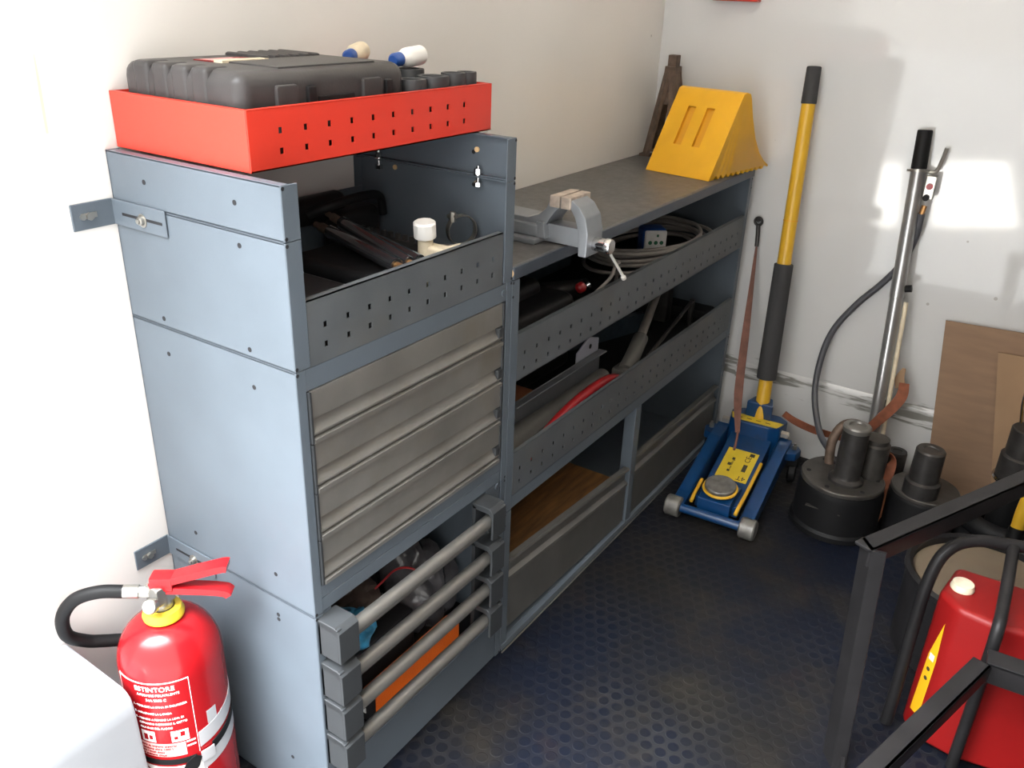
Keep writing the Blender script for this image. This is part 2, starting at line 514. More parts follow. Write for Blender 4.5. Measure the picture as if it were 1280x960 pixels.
        if wn and len(me.polygons) < 9000:
            md = o.modifiers.new('weighted_normal', 'WEIGHTED_NORMAL')
            md.keep_sharp = True
        if parent:
            o.parent = parent
            OFF[o] = off
        else:
            o.location = off
            OFF[o] = off
        return o

OFF = {}

def tag(o, label=None, cat=None, group=None, kind=None):
    for k, v in (('label', label), ('category', cat), ('group', group), ('kind', kind)):
        if v:
            o[k] = v
    return o

def thing(name, loc, label, cat, group=None, local=False, rz=0.0):
    o = bpy.data.objects.new(name, None)
    o.empty_display_size = 0.05
    o.location = loc
    o.rotation_euler = (0, 0, rz)
    COL.objects.link(o)
    OFF[o] = V((0, 0, 0)) if local else V(loc)
    return tag(o, label, cat, group)

def dup(root, loc, label, rz=None, group=None, scale=None):
    r = root.copy()
    COL.objects.link(r)
    r.location = loc
    if rz is not None:
        r.rotation_euler = (0, 0, rz)
    if scale:
        r.scale = (scale,) * 3
    r['label'] = label
    if group:
        r['group'] = group
    for ch in list(root.children):
        c = ch.copy()
        COL.objects.link(c)
        c.parent = r
        for g in ch.children:
            d = g.copy()
            COL.objects.link(d)
            d.parent = c
    return r

def struct(mb, name, m, label=None, origin=None):
    o = mb.build(name, m, origin=origin)
    return tag(o, label, None, None, 'structure')

# ------------------------------------------------------------------ room shell (van interior)
YB = 1.80          # bulkhead
YR = -0.42         # rear opening
XR = 1.80          # far side wall
ZC = 1.95          # roof
D = 0.349          # cabinet front
W = 0.507          # tall cabinet width
LW = 1.745         # end of the long unit
mb = MB(); mb.box((-0.06, YR, -0.05), (XR + 0.06, YB + 0.06, 0)); struct(mb, 'floor', 'floor', 'dark blue studded rubber van floor with dusty wear')
mb = MB(); mb.box((-0.06, YR, 0), (-0.003, YB + 0.06, ZC)); struct(mb, 'wall_left', 'wall_left', 'white side wall of the van behind the grey cabinets')
mb = MB(); mb.box((-0.003, YB, 0), (XR, YB + 0.05, ZC)); struct(mb, 'wall_back', 'wall_back', 'glossy white end wall with scuffed lower edge')
mb = MB(); mb.prism([(YB, 0), (YB, 0.262), (YB - 0.010, 0.247), (YB - 0.012, 0.0)], 'x', 0.372, XR); struct(mb, 'baseboard_back', 'wall_back', 'scuffed white ledge along the foot of the end wall')
mb = MB(); mb.box((XR, YR, 0), (XR + 0.06, YB + 0.06, ZC)); struct(mb, 'wall_right', 'ply')
mb = MB(); mb.box((-0.06, YR, ZC), (XR + 0.06, YB + 0.06, ZC + 0.05)); struct(mb, 'ceiling', 'roof')
mb = MB(); mb.box((1.30, YR - 0.04, 0), (XR + 0.06, YR, ZC)); struct(mb, 'light_blocker_1', 'wall_other', 'added unseen leaf on the right that blocks rear light')  # unseen leaf put in to cut daylight from the right
mb = MB(); mb.box((-40, -40, -0.70), (40, 40, -0.65)); struct(mb, 'ground', 'asphalt', 'sunlit paving outside the open rear doors')
M['reflection'] = mat('pale_reflection_slab', (0.62, 0.60, 0.57, 1), 0.9, var=0.06, scale=2)
for poly in ([(-0.47, -4.2), (-1.30, -7.9), (-0.92, -8.2), (-0.20, -4.4)], [(0.05, -4.6), (-0.62, -8.7), (0.25, -9.3), (0.74, -5.2)]):  # unseen slabs added, shaped as the bright patches mirrored in the bulkhead
    mb = MB(); mb.prism(poly, 'z', -0.65, -0.62); struct(mb, 'ground', 'reflection', 'pale concrete slab added outside to mirror in the end wall')
# white boxed sill in the rear corner
mb = MB()
mb.prism([(-0.003, 0.0), (-0.003, 0.358), (0.150, 0.352), (0.166, 0.340), (0.170, 0.318), (0.182, 0.0)], 'y', YR, -0.200, bev=0.006)
struct(mb, 'trim_1', 'sill', 'dirty white boxed sill in the rear corner beside the extinguisher')

# ------------------------------------------------------------------ tall tool cabinet
cab = thing('tool_cabinet', (0.17, 0.25, 0), 'tall grey metal tool cabinet with four drawers, rail bars and open tray', 'cabinet')
T = 0.002
def side_panel(y, s, z0, z1, fw, holes, notch=True):
    """folded sheet side: s=+1 near side (flange towards +y), s=-1 far side"""
    m = MB()
    m.box((0.0, y, z0), (D, y + s * T, z1), bev=0.0008, seg=1)
    m.box((D - T, y, z0), (D + 0.0003, y + s * fw, z1), bev=0.0008, seg=1)
    m.box((0.0, y, z0), (T, y + s * 0.02, z1))
    m.box((0.0, y, z1 - T), (D - T, y + s * 0.014, z1))
    m.box((0.0, y, z0), (D - T, y + s * 0.014, z0 + T))
    m.mi = 1
    for hx, hz in holes:
        m.cyl((hx, y + s * 0.001, hz), (hx, y - s * 0.0005, hz), 0.0036, seg=12)
        m.cyl((hx, y + s * 0.001, hz), (hx, y + s * (T + 0.0006), hz), 0.0036, seg=12)
    if notch:
        for zz in (z0 + 0.004, z1 - 0.004):
            m.cyl((D - 0.004, y + s * 0.003, zz), (D + 0.0006, y + s * 0.003, zz), 0.0026, seg=10)
    return m.build('side_panel', ['grey', 'hole'], cab)
for y, s in ((0.0, 1), (W, -1)):
    side_panel(y, s, 1.0215, 1.091, 0.027, [(0.079, 1.057), (0.263, 1.058)])
    side_panel(y, s, 0.8475, 1.0205, 0.027, [(0.264, 1.003), (0.079, 0.860), (0.263, 0.859)])
    side_panel(y, s, 0.4435, 0.8465, 0.0165, [(0.078, 0.804), (0.264, 0.803), (0.079, 0.486), (0.269, 0.489)])
    side_panel(y, s, 0.002, 0.4425, 0.0165, [(0.265, 0.409), (0.265, 0.400), (0.264, 0.099), (0.079, 0.42)])
# back sheet, shelves
m = MB(); m.box((0.003, 0.003, 0.002), (0.005, W - 0.003, 0.965)); m.build('back_panel', 'grey', cab)
m = MB(); m.box((0.006, 0.004, 0.8485), (D - 0.004, W - 0.004, 0.852))
hl = []
for i in range(10):
    for hz in (0.899, 0.871):
        u = 0.059 + 0.0431 * i - 0.0275
        hl.append((u - 0.0034, u + 0.0034, hz - 0.8465 - 0.0042, hz - 0.8465 + 0.0042))
m.perf((D - 0.0005, 0.0275, 0.8465), (0, 1, 0), (0, 0, 1), 0.4485, 0.0925, hl, 0.0018)
m.box((D - 0.012, 0.0275, 0.9372), (D - 0.0005, 0.476, 0.939))
m.build('tray', 'lip', cab)
m = MB(); m.box((D - 0.012, 0.0168, 0.8135), (D - 0.0008, W - 0.0168, 0.8460), bev=0.001, seg=1)
m.box((0.01, 0.0168, 0.84), (D - 0.012, W - 0.0168, 0.842))
m.build('front_rail', 'grey', cab)
m = MB(); m.box((D - 0.014, 0.0168, 0.4695), (D - 0.0008, W - 0.0168, 0.4925), bev=0.001, seg=1)
m.box((D - 0.014, 0.0168, 0.4435), (D - 0.0012, W - 0.0168, 0.4685), bev=0.001, seg=1)
m.box((0.01, 0.0168, 0.450), (D - 0.012, W - 0.0168, 0.452))
m.build('front_rail', 'grey', cab)
m = MB(); m.box((D - 0.016, 0.0168, 0.003), (D - 0.0008, W - 0.0168, 0.104), bev=0.002, seg=1)
m.box((0.01, 0.0168, 0.098), (D - 0.012, W - 0.0168, 0.102))
m.build('kick_plate', 'grey', cab)
# drawers
PR = [(0, 0), (0, -0.0410), (-0.0050, -0.0418), (-0.0068, -0.0460), (-0.0040, -0.0540), (0.0003, -0.0610), (0.0015, -0.0632), (0.0015, -0.0658),
      (-0.0035, -0.0668), (-0.0035, -0.0705), (0.0035, -0.0722), (0.0035, -0.0785), (-0.016, -0.0785), (-0.016, 0)]
for k in range(4):
    zt = 0.8125 - 0.0800 * k
    m = MB()
    m.prism([(D + 0.001 + a, zt + b) for a, b in PR], 'y', 0.0225, 0.4785)
    m.box((0.02, 0.024, zt - 0.074), (D - 0.014, 0.476, zt - 0.012))
    dr = m.build('drawer', 'alu', cab, ang=20)
    for ya, yb in ((0.0178, 0.0223), (0.4787, 0.4830)):
        m = MB(); m.box((D - 0.016, ya, zt - 0.0785), (D + 0.0035, yb, zt), bev=0.001)
        tag(m.build('end_cap', 'cap', dr), 'dark grey plastic end cap')
    m = MB(); m.box((D - 0.006, 0.466, zt - 0.0625), (D + 0.0040, 0.4783, zt - 0.0440), bev=0.002)
    tag(m.build('latch', 'cap', dr), 'grey plastic latch in the grip groove')
# rail bars with plastic bar brackets
for k, zc in enumerate((0.402, 0.318, 0.243, 0.168)):
    m = MB(); m.cyl((0.374, 0.016, zc), (0.374, 0.434, zc), 0.0122, seg=28)
    m.box((0.3650, 0.046, zc - 0.020), (0.377, 0.404, zc - 0.007), bev=0.002)
    br = m.build('rail_bar', 'bar', cab)
    for (ya, yb) in ((0.004, 0.046), (0.404, 0.446)):
        m = MB()
        xo = 0.3935
        m.prism([(D - 0.004, zc + 0.024), (D - 0.004, zc + 0.036), (xo - 0.010, zc + 0.036), (xo, zc + 0.028), (xo, zc - 0.030), (xo - 0.005, zc - 0.030), (xo - 0.005, zc + 0.016), (xo - 0.012, zc + 0.024)], 'y', ya, yb, bev=0.0008, seg=1)
        yw = ya if ya < 0.1 else yb - 0.010
        m.box((D - 0.004, yw, zc - 0.030), (xo - 0.004, yw + 0.010, zc + 0.034), bev=0.0008, seg=1)
        m.box((D - 0.004, ya, zc - 0.030), (D + 0.004, yb, zc + 0.030))
        tag(m.build('bar_bracket', 'cap', br), 'grey plastic bracket')
m = MB()
for z0_ in (0.13, 0.39):
    pass
m.box((D - 0.006, 0.445, 0.105), (D - 0.002, 0.4895, 0.443)); m.build('bracket_plate', 'grey', cab)
m = MB(); m.box((D - 0.006, 0.0168, 0.105), (D - 0.002, 0.035, 0.443)); m.build('bracket_plate', 'grey', cab)
# bolts joining upper frame
for bx in (0.054, 0.279):
    m = MB()
    m.cyl((bx, W - 0.010, 1.002), (bx, W - 0.010, 1.038), 0.0035, seg=12)
    m.cyl((bx, W - 0.010, 1.024), (bx, W - 0.010, 1.033), 0.0068, seg=6)
    m.cyl((bx, W - 0.010, 1.003), (bx, W - 0.010, 1.010), 0.0068, seg=6)
    m.cyl((bx, W - 0.010, 1.0225), (bx, W - 0.010, 1.0240), 0.0085, seg=16)
    tag(m.build('bolt', 'chrome', cab), 'zinc bolt and nut')
for hx, hz in ((0.087, 1.009), (0.271, 1.063), (0.271, 1.006)):
    m = MB(); m.cyl((hx, W - T - 0.0028, hz), (hx, W - T, hz), 0.0045, seg=14)
    tag(m.build('plug', 'woodedge', cab), 'pale plug in a fixing hole')
for (hy, hz) in ((0.4875, 0.830), (0.4855, 0.437)):
    m = MB(); m.cyl((D - 0.002, hy - 0.005, hz), (D + 0.001, hy - 0.005, hz), 0.0065, seg=16); m.build('button_rivet', 'grey', cab)

# wall brackets of the cabinet
def bracket(zc, label):
    t = thing('wall_bracket', (0.06, -0.003, zc), label, 'bracket')
    m = MB()
    m.box((0.0, -0.0035, zc - 0.019), (0.119, -0.0008, zc + 0.018), bev=0.0008, seg=1)
    m.box((-0.0028, -0.065, zc - 0.019), (0.0002, -0.0008, zc + 0.018), bev=0.0008, seg=1)
    m.mi = 1
    m.box((0.022, -0.0039, zc - 0.003), (0.112, -0.003, zc + 0.001))
    m.build('angle_plate', ['grey', 'hole'], t)
    m = MB()
    m.lathe([(0.0, 0.0090), (0.0035, 0.0085), (0.0035, 0.006), (0.0060, 0.0052), (0.0066, 0.001), (0.0096, 0.0008), (0.0096, 0.0), (0, 0)][::-1], (0.068, -0.0037, zc - 0.003), (0, -1, 0), 20)
    tag(m.build('bolt', 'zinc', t), 'zinc bolt through the slot')
    m = MB()
    m.cyl((0.0, -0.040, zc - 0.001), (0.005, -0.040, zc - 0.001), 0.0058, seg=6)
    m.box((0.0, -0.052, zc - 0.004), (0.0012, -0.028, zc + 0.004), bev=0.0005)
    m.cyl((0.0, -0.050, zc - 0.001), (0.0034, -0.050, zc - 0.001), 0.004, seg=12)
    tag(m.build('screw', 'zinc', t), 'bright wall screw')
bracket(1.006, 'upper grey wall bracket with bolt at the cabinet side, below the red tray')
bracket(0.432, 'lower grey wall bracket behind the fire extinguisher handle')

# ------------------------------------------------------------------ red tray and its load
rt = MB()
X0, X1, Y0, Y1, Z0, Z1 = -0.001, 0.276, 0.020, 0.536, 1.0925, 1.1675
rt.box((X0, Y0, Z0), (X1, Y1, Z0 + 0.0018))
hl = []
for i in range(10):
    u = 0.052 + 0.0431 * i
    for hz in (0.047, 0.0215):
        hl.append((u - 0.0034, u + 0.0034, hz - 0.0040, hz + 0.0040))
rt.perf((X1, Y0 + 0.0005, Z0), (0, 1, 0), (0, 0, 1), Y1 - Y0 - 0.001, Z1 - Z0, hl, 0.0018)
rt.box((X0, Y0 - 0.0006, Z0), (X1 - 0.0016, Y0 + 0.0014, Z1), bev=0.0006, seg=1)
rt.box((X0, Y1 - 0.0014, Z0), (X1 - 0.0016, Y1 + 0.0006, Z1), bev=0.0006, seg=1)
rt.box((X0, Y0, Z0), (X0 + 0.0018, Y1, Z1))
rt.box((X1 - 0.011, Y0 + 0.001, Z1 - 0.0016), (X1, Y1 - 0.001, Z1), bev=0.0005, seg=1)
rt.box((X0, Y0 + 0.0, Z1 - 0.0016), (X1 - 0.011, Y0 + 0.009, Z1), bev=0.0005, seg=1)
o = rt.build('metal_tray', 'red', origin=(0.137, 0.278, Z0))
tag(o, 'red metal tray with two rows of square holes on top of the tall cabinet', 'tray')

case = thing('tool_case', (0.125, 0.18, 1.0945), 'black moulded plastic tool case lying in the red tray', 'case')
m = MB(); m.box((0.006, 0.036, 1.0945), (0.250, 0.350, 1.146), bev=0.014, seg=3); m.build('base_shell', 'case', case)
m = MB(); m.box((0.006, 0.036, 1.147), (0.250, 0.350, 1.208), bev=0.020, seg=4)
m.box((0.246, 0.090, 1.125), (0.256, 0.128, 1.190), bev=0.004)
m.box((0.246, 0.250, 1.125), (0.256, 0.290, 1.190), bev=0.004)
for i in range(4):                      # ribs over the short side and edge
    xx = 0.036 + 0.040 * i
    m.box((xx, 0.0340, 1.150), (xx + 0.034, 0.078, 1.2095), bev=0.008, seg=3)
for i in range(6):                      # ridges on the far part of the lid
    yy = 0.200 + 0.020 * i
    m.box((0.022, yy, 1.195), (0.110, yy + 0.012, 1.2125), bev=0.004)
m.box((0.120, 0.115, 1.200), (0.232, 0.300, 1.2100), bev=0.002)
m.build('lid', 'case', case)
for yy in (0.148, 0.302):
    m = MB(); m.box((0.247, yy - 0.004, 1.130), (0.2560, yy + 0.012, 1.186), bev=0.003); m.build('latch', 'black', case)
m = MB(); m.box((0.2485, 0.165, 1.1555), (0.2535, 0.235, 1.172), bev=0.002); m.build('handle', 'black', case)
m = MB(); m.box((0.075, 0.105, 1.2076), (0.118, 0.185, 1.2092)); m.mi = 1
m.box((0.118, 0.105, 1.2076), (0.136, 0.185, 1.2112)); m.mi = 2
for i in range(5):
    m.box((0.080 + 0.006 * i, 0.112, 1.2090), (0.083 + 0.006 * i, 0.168 - 0.008 * (i % 2), 1.2095))
tag(m.build('sticker', ['machine_red', 'cream', 'pink'], case), 'red and cream sticker on the lid')

def socket(name, x, y, r, h, label):
    m = MB()
    m.lathe([(r * 0.62, h - 0.020), (r * 0.66, h - 0.001), (r * 0.70, h), (r * 0.97, h), (r, h - 0.002), (r, h * 0.55), (r * 0.93, h * 0.5), (r * 0.93, 0), (0, 0), (0, h - 0.020)], (0, 0, 0))
    o = m.build(name, 'socket_black', origin=(0, 0, 0))
    o.location = (x, y, 1.0945)
    return tag(o, label, 'socket', 'black impact sockets in the red tray')
socket('impact_socket', 0.235, 0.378, 0.0235, 0.086, 'black impact socket right beside the black tool case')
socket('impact_socket', 0.235, 0.430, 0.0265, 0.088, 'widest black impact socket, middle of the front row in the red tray')
socket('impact_socket', 0.238, 0.480, 0.0205, 0.090, 'black impact socket second from the right end of the red tray')
socket('impact_socket', 0.240, 0.514, 0.0165, 0.090, 'small black impact socket at the right end of the red tray')
socket('impact_socket', 0.178, 0.440, 0.0250, 0.094, 'black impact socket behind the front row under the white tube')
socket('impact_socket', 0.120, 0.420, 0.0270, 0.088, 'black impact socket at the back of the red tray')
socket('impact_socket', 0.060, 0.400, 0.0270, 0.088, 'black impact socket nearest the wall under the beige tube')

def marker(loc, d, body, label):
    t = thing('capped_tube', loc, label, 'tube')
    p = V(loc); d = V(d).normalized()
    m = MB()
    m.lathe([(0, 0.0), (0.008, 0.0), (0.0135, 0.012), (0.0155, 0.02), (0.0155, 0.062), (0.012, 0.066), (0, 0.066)], p, d, 24)
    m.build('barrel', body, t)
    m = MB(); m.lathe([(0, -0.022), (0.0075, -0.022), (0.0105, -0.018), (0.0110, -0.001), (0, -0.001)], p, d, 20)
    tag(m.build('cap', 'bluep', t), 'blue cap')
marker((0.178, 0.418, 1.2035), (-0.15, 0.95, 0.05), 'white', 'white tube with blue cap lying on the black sockets')
marker((0.085, 0.405, 1.2035), (-0.45, 0.85, 0.05), 'cream', 'beige tube with blue cap behind the black tool case')

# ------------------------------------------------------------------ contents of the open tray
def gun(p0, p1, r, label, tip='brass'):
    p0, p1 = V(p0), V(p1)
    t = thing('inflator_tube', p0, label, 'tool')
    d = (p1 - p0)
    m = MB(); m.cyl(p0, p1, r, seg=24, bev=0.002); m.build('barrel', 'darkchrome', t)
    m = MB(); m.cyl(p1, p1 + d.normalized() * 0.016, r * 0.55, seg=12); tag(m.build('tip', tip, t), 'bright end fitting')
    m = MB(); m.cyl(p0 - d.normalized() * 0.03, p0, r * 0.7, seg=16); m.cyl(p0 - d.normalized() * 0.05, p0 - d.normalized() * 0.03, r * 0.45, seg=12)
    tag(m.build('end_fitting', 'rust', t), 'brown end fitting')
m = MB(); m.box((0.012, 0.032, 0.8522), (D - 0.016, 0.472, 0.8530)); tag(m.build('tray_shade_sheet', 'rubber', origin=(0.17, 0.25, 0.8522)), 'thin black sheet added as shade in the open grey tray', 'mat')  # black sheet stands in for shade on the tray floor
gun((0.115, 0.305, 0.934), (0.312, 0.246, 0.928), 0.0115, 'dark chrome tube tool lying nearest the viewer across the open tray')
gun((0.120, 0.328, 0.946), (0.318, 0.268, 0.928), 0.0105, 'dark chrome tube tool in the middle of the open tray')
gun((0.125, 0.353, 0.929), (0.312, 0.300, 0.922), 0.0115, 'dark chrome tube tool nearest the white plastic fitting', 'darksteel')
# supports the tubes lie on
m = MB(); m.box((0.03, 0.06, 0.8525), (0.30, 0.20, 0.905), bev=0.02, seg=3); m.box((0.06, 0.08, 0.90), (0.20, 0.17, 0.925), bev=0.012, seg=3)
tag(m.build('tool_pouch', 'black', origin=(0.16, 0.13, 0.8525)), 'black tool pouch at the near end of the open tray', 'pouch')
m = MB(); m.box((0.10, 0.215, 0.8525), (0.305, 0.335, 0.912), bev=0.015, seg=3)
tag(m.build('tool_roll', 'rubber', origin=(0.16, 0.285, 0.8525)), 'dark tool roll under the chrome tubes in the open tray', 'tool roll')
gr = thing('angle_grinder', (0.06, 0.36, 0.853), 'dark power tool with loop handle at the back of the open tray', 'power tool')
m = MB(); m.box((0.012, 0.21, 0.925), (0.050, 0.42, 0.975), bev=0.016, seg=3); m.box((0.012, 0.38, 0.8525), (0.075, 0.48, 0.945), bev=0.015, seg=3); m.build('body', 'black', gr)
m = MB(); m.tube([(0.07, 0.30, 0.955), (0.10, 0.33, 0.972), (0.10, 0.40, 0.975), (0.09, 0.455, 0.965), (0.085, 0.47, 0.93)], 0.008); m.build('handle', 'rubber', gr)
# toothed strap tool
m = MB()
m.box((0.10, 0.384, 0.8525), (0.255, 0.396, 0.918), bev=0.003)
for i in range(9):
    m.box((0.105 + i * 0.016, 0.386, 0.916), (0.113 + i * 0.016, 0.394, 0.927), bev=0.001)
tag(m.build('saw_blade', 'darksteel', origin=(0.2, 0.35, 0.903)), 'dark toothed blade lying beside the white plastic fitting', 'blade')
ft = thing('pipe_fitting', (0.278, 0.378, 0.8525), 'white and cream plastic pipe fitting in the open tray', 'fitting')
m = MB()
m.cyl((0.276, 0.358, 0.8535), (0.276, 0.358, 0.944), 0.0125, seg=20)
m.box((0.264, 0.350, 0.898), (0.324, 0.380, 0.930), bev=0.006, seg=3)
m.cyl((0.30, 0.366, 0.914), (0.328, 0.388, 0.924), 0.012, seg=16)
m.build('elbow', 'cream', ft)
m = MB()
m.lathe([(0, 0), (0.0175, 0), (0.0190, 0.003), (0.0190, 0.024), (0.0165, 0.027), (0, 0.027)], (0.2755, 0.358, 0.942), (0.05, -0.12, 1), 10)
tag(m.build('nut', 'white', ft), 'white ribbed nut')
cl = thing('pipe_clamp', (0.275, 0.465, 0.93), 'chrome pipe clamp ring standing in the open tray', 'clamp')
m = MB()
ring = [V((0.265, 0.470, 0.930)) + 0.026 * V((cos(a) * 0.50, cos(a) * 0.86, sin(a))) for a in [2 * pi * k / 36 for k in range(36)]]
for k in range(36):
    m.ribbon([ring[k], ring[(k + 1) % 36]], (0.86, -0.5, 0), 0.013, 0.0022, smooth=1)
m.build('band', 'zinc', cl)
m = MB(); m.cyl((0.248, 0.455, 0.954), (0.268, 0.452, 0.958), 0.004, seg=10); m.cyl((0.260, 0.452, 0.947), (0.260, 0.452, 0.964), 0.0055, seg=6); m.build('screw', 'zinc', cl)
m = MB(); m.cyl((0.11, 0.455, 0.8665), (0.300, 0.424, 0.908), 0.0130, seg=18, bev=0.003); m.cyl((0.300, 0.424, 0.908), (0.318, 0.421, 0.912), 0.008, seg=12)
tag(m.build('socket_bar', 'tubesteel', origin=(0.2, 0.45, 0.86)), 'steel bar leaning behind the white fitting in the open tray', 'bar')

# ------------------------------------------------------------------ things behind the rail bars
m = MB(); m.box((0.02, 0.02, 0.1025), (0.33, 0.487, 0.104)); 
o = m.build('bottom_shade_sheet', 'rubber', origin=(0.17, 0.25, 0.1025)); tag(o, 'black sheet added as shade on the bottom shelf behind the rail bars', 'mat')  # black sheet stands in for the shade behind the bars
orf = thing('hazard_reflector', (0.31, 0.25, 0.11), 'orange reflective bar with white end lying behind the lowest rail bars', 'reflector')
m = MB(); m.box((0.290, 0.145, 0.1070), (0.322, 0.400, 0.1540), bev=0.006)
m.build('reflector_strip', 'orange', orf)
m = MB(); m.box((0.286, 0.123, 0.1125), (0.327, 0.145, 0.1560), bev=0.004); m.mi = 1; m.box((0.296, 0.1215, 0.132), (0.322, 0.1235, 0.143)); tag(m.build('end_piece', ['black', 'white'], orf), 'black end piece with white edge')
m = MB(); m.box((0.285, 0.125, 0.1045), (0.33, 0.400, 0.1068), bev=0.003); m.build('holder', 'black', orf)
def crumple(name, c, s, mk, label, cat, seed):
    t = bmesh.new()
    bmesh.ops.create_icosphere(t, subdivisions=4, radius=1)
    rnd = random.Random(seed)
    waves = [(V((rnd.uniform(-1, 1), rnd.uniform(-1, 1), rnd.uniform(-1, 1))) * rnd.uniform(2, 7), rnd.uniform(0, 6), rnd.uniform(0.04, 0.13)) for _ in range(14)]
    for v in t.verts:
        k = 1 + sum(a * abs(sin(w.dot(v.co) + ph)) for w, ph, a in waves) - 0.35
        v.co = V((v.co.x * k * s[0], v.co.y * k * s[1], max(v.co.z * k, -0.75) * s[2])) + V((0, 0, 0.75 * s[2]))
    m = MB(); m._take(t)
    o = m.build(name, mk, origin=(0, 0, 0))
    o.location = c
    return tag(o, label, cat)
crumple('plastic_bag', (0.18, 0.410, 0.105), (0.065, 0.058, 0.078), 'film', 'crumpled clear plastic bag behind the rail bars', 'bag', 3)
m = MB(); m.box((0.04, 0.025, 0.1045), (0.275, 0.315, 0.215), bev=0.006); tag(m.build('storage_box', 'black', origin=(0.15, 0.17, 0.1045)), 'black box on the bottom shelf under the blue wrapping', 'box')
crumple('film_bundle', (0.235, 0.165, 0.2155), (0.030, 0.046, 0.030), 'bluefilm', 'crumpled blue wrapping on the black box behind the rail bars', 'wrapping', 5)
crumple('cloth_bundle', (0.150, 0.260, 0.2155), (0.045, 0.042, 0.022), 'brown', 'dark brown cloth bundle on the black box behind the rail bars', 'cloth', 8)
m = MB(); m.tube([(0.200, 0.235, 0.2175), (0.190, 0.260, 0.225), (0.203, 0.305, 0.252), (0.205, 0.345, 0.258), (0.224, 0.371, 0.252), (0.243, 0.378, 0.236)], 0.0022, seg=8)
tag(m.build('red_cable', 'redwire', origin=(0.22, 0.3, 0.22)), 'thin red cable looping above the plastic bag', 'cable')

# ------------------------------------------------------------------ long shelving unit
un = thing('shelving_unit', (0.17, 1.12, 0), 'long low grey shelving unit with perforated shelf lips beneath the worktop', 'shelving')
Ya, Yb = 0.5085, LW
for y, s in ((Ya, 1), (Yb, -1)):
    for z0, z1 in ((0.3580, 0.8445), (0.002, 0.3570)):
        m = MB()
        m.box((0.0, y, z0), (D, y + s * T, z1), bev=0.0008, seg=1)
        m.box((D - T, y, z0), (D + 0.0003, y + s * 0.024, z1), bev=0.0008, seg=1)
        m.box((0.0, y, z0), (T, y + s * 0.02, z1))
        m.box((0.0, y, z1 - T), (D, y + s * 0.014, z1))
        m.mi = 1
        for zz in (z0 + 0.004, z1 - 0.004, z1 - 0.03):
            m.cyl((D - 0.004, y + s * 0.003, zz), (D + 0.0006, y + s * 0.003, zz), 0.0026, seg=10)
        m.build('side_panel', ['grey', 'hole'], un)
m = MB(); m.box((0.003, Ya + 0.003, 0.002), (0.005, Yb - 0.003, 0.8445)); m.build('back_panel', 'grey', un)
for name, zb, zt, rows in (('shelf', 0.6420, 0.7370, (0.693, 0.661)), ('shelf', 0.3890, 0.4850, (0.442, 0.412))):
    m = MB()
    m.box((0.006, Ya + 0.004, zb + 0.004), (D - 0.004, Yb - 0.004, zb + 0.007))
    hl = []
    for i in range(27):
        u = 0.559 + 0.0431 * i - Ya - 0.0245
        for hz in rows:
            hl.append((u - 0.0036, u + 0.0036, hz - zb - 0.0042, hz - zb + 0.0042))
    m.perf((D + 0.0004, Ya + 0.0245, zb), (0, 1, 0), (0, 0, 1), Yb - Ya - 0.049, zt - zb, hl, 0.0018)
    m.box((D - 0.010, Ya + 0.0245, zt - 0.0016), (D + 0.0004, Yb - 0.0245, zt), bev=0.0005, seg=1)
    m.box((D - 0.012, Ya + 0.0245, zb), (D + 0.0004, Yb - 0.0245, zb + 0.0018))
    sh_ = m.build(name, 'lip', un)
    m = MB(); m.box((0.010, Ya + 0.006, zb + 0.0071), (D - 0.013, Yb - 0.006, zb + 0.0074)); tag(m.build('shade_sheet', 'rubber', sh_), 'black sheet added as shelf shade')  # thin black layer paints the shade inside the shelf
m = MB(); m.box((D - 0.016, Ya + 0.0245, 0.3585), (D - 0.0005, Yb - 0.0245, 0.3880), bev=0.001, seg=1); m.build('front_rail', 'grey', un)
m = MB(); m.box((D - 0.03, 1.100, 0.020), (D + 0.0008, 1.130, 0.3585), bev=0.001, seg=1); m.build('centre_post', 'grey', un)
m = MB(); m.box((0.01, Ya + 0.003, 0.004), (D - 0.010, Yb - 0.003, 0.020)); m.box((D - 0.012, Ya + 0.003, 0.003), (D + 0.003, Yb - 0.003, 0.0190), bev=0.001, seg=1)
m.build('base_plate', 'grey', un)
m = MB(); m.box((D + 0.0032, Ya, 0.0005), (D + 0.0066, Yb, 0.004), bev=0.001, seg=1); tag(m.build('floor_strip', 'zinc', un), 'bright strip along the floor')
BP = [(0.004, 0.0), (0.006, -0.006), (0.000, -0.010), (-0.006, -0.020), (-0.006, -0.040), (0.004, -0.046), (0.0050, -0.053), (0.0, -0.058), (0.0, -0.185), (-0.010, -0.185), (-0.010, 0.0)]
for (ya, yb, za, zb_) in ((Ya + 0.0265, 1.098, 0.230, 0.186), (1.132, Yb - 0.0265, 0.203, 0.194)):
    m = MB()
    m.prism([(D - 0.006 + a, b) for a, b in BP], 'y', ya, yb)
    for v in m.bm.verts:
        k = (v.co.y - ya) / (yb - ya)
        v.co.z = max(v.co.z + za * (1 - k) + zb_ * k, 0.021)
    m.build('bin_front', 'alu_shaded', un, ang=20)
for z_, x_ in ((0.60, 0.25), (0.60, 0.275)):
    m = MB(); m.cyl((x_, Yb - 0.012, z_ + (x_ - 0.25) * 0.3), (x_, Yb - T, z_ + (x_ - 0.25) * 0.3), 0.005, seg=6); tag(m.build('bolt', 'chrome', un), 'bright bolt')

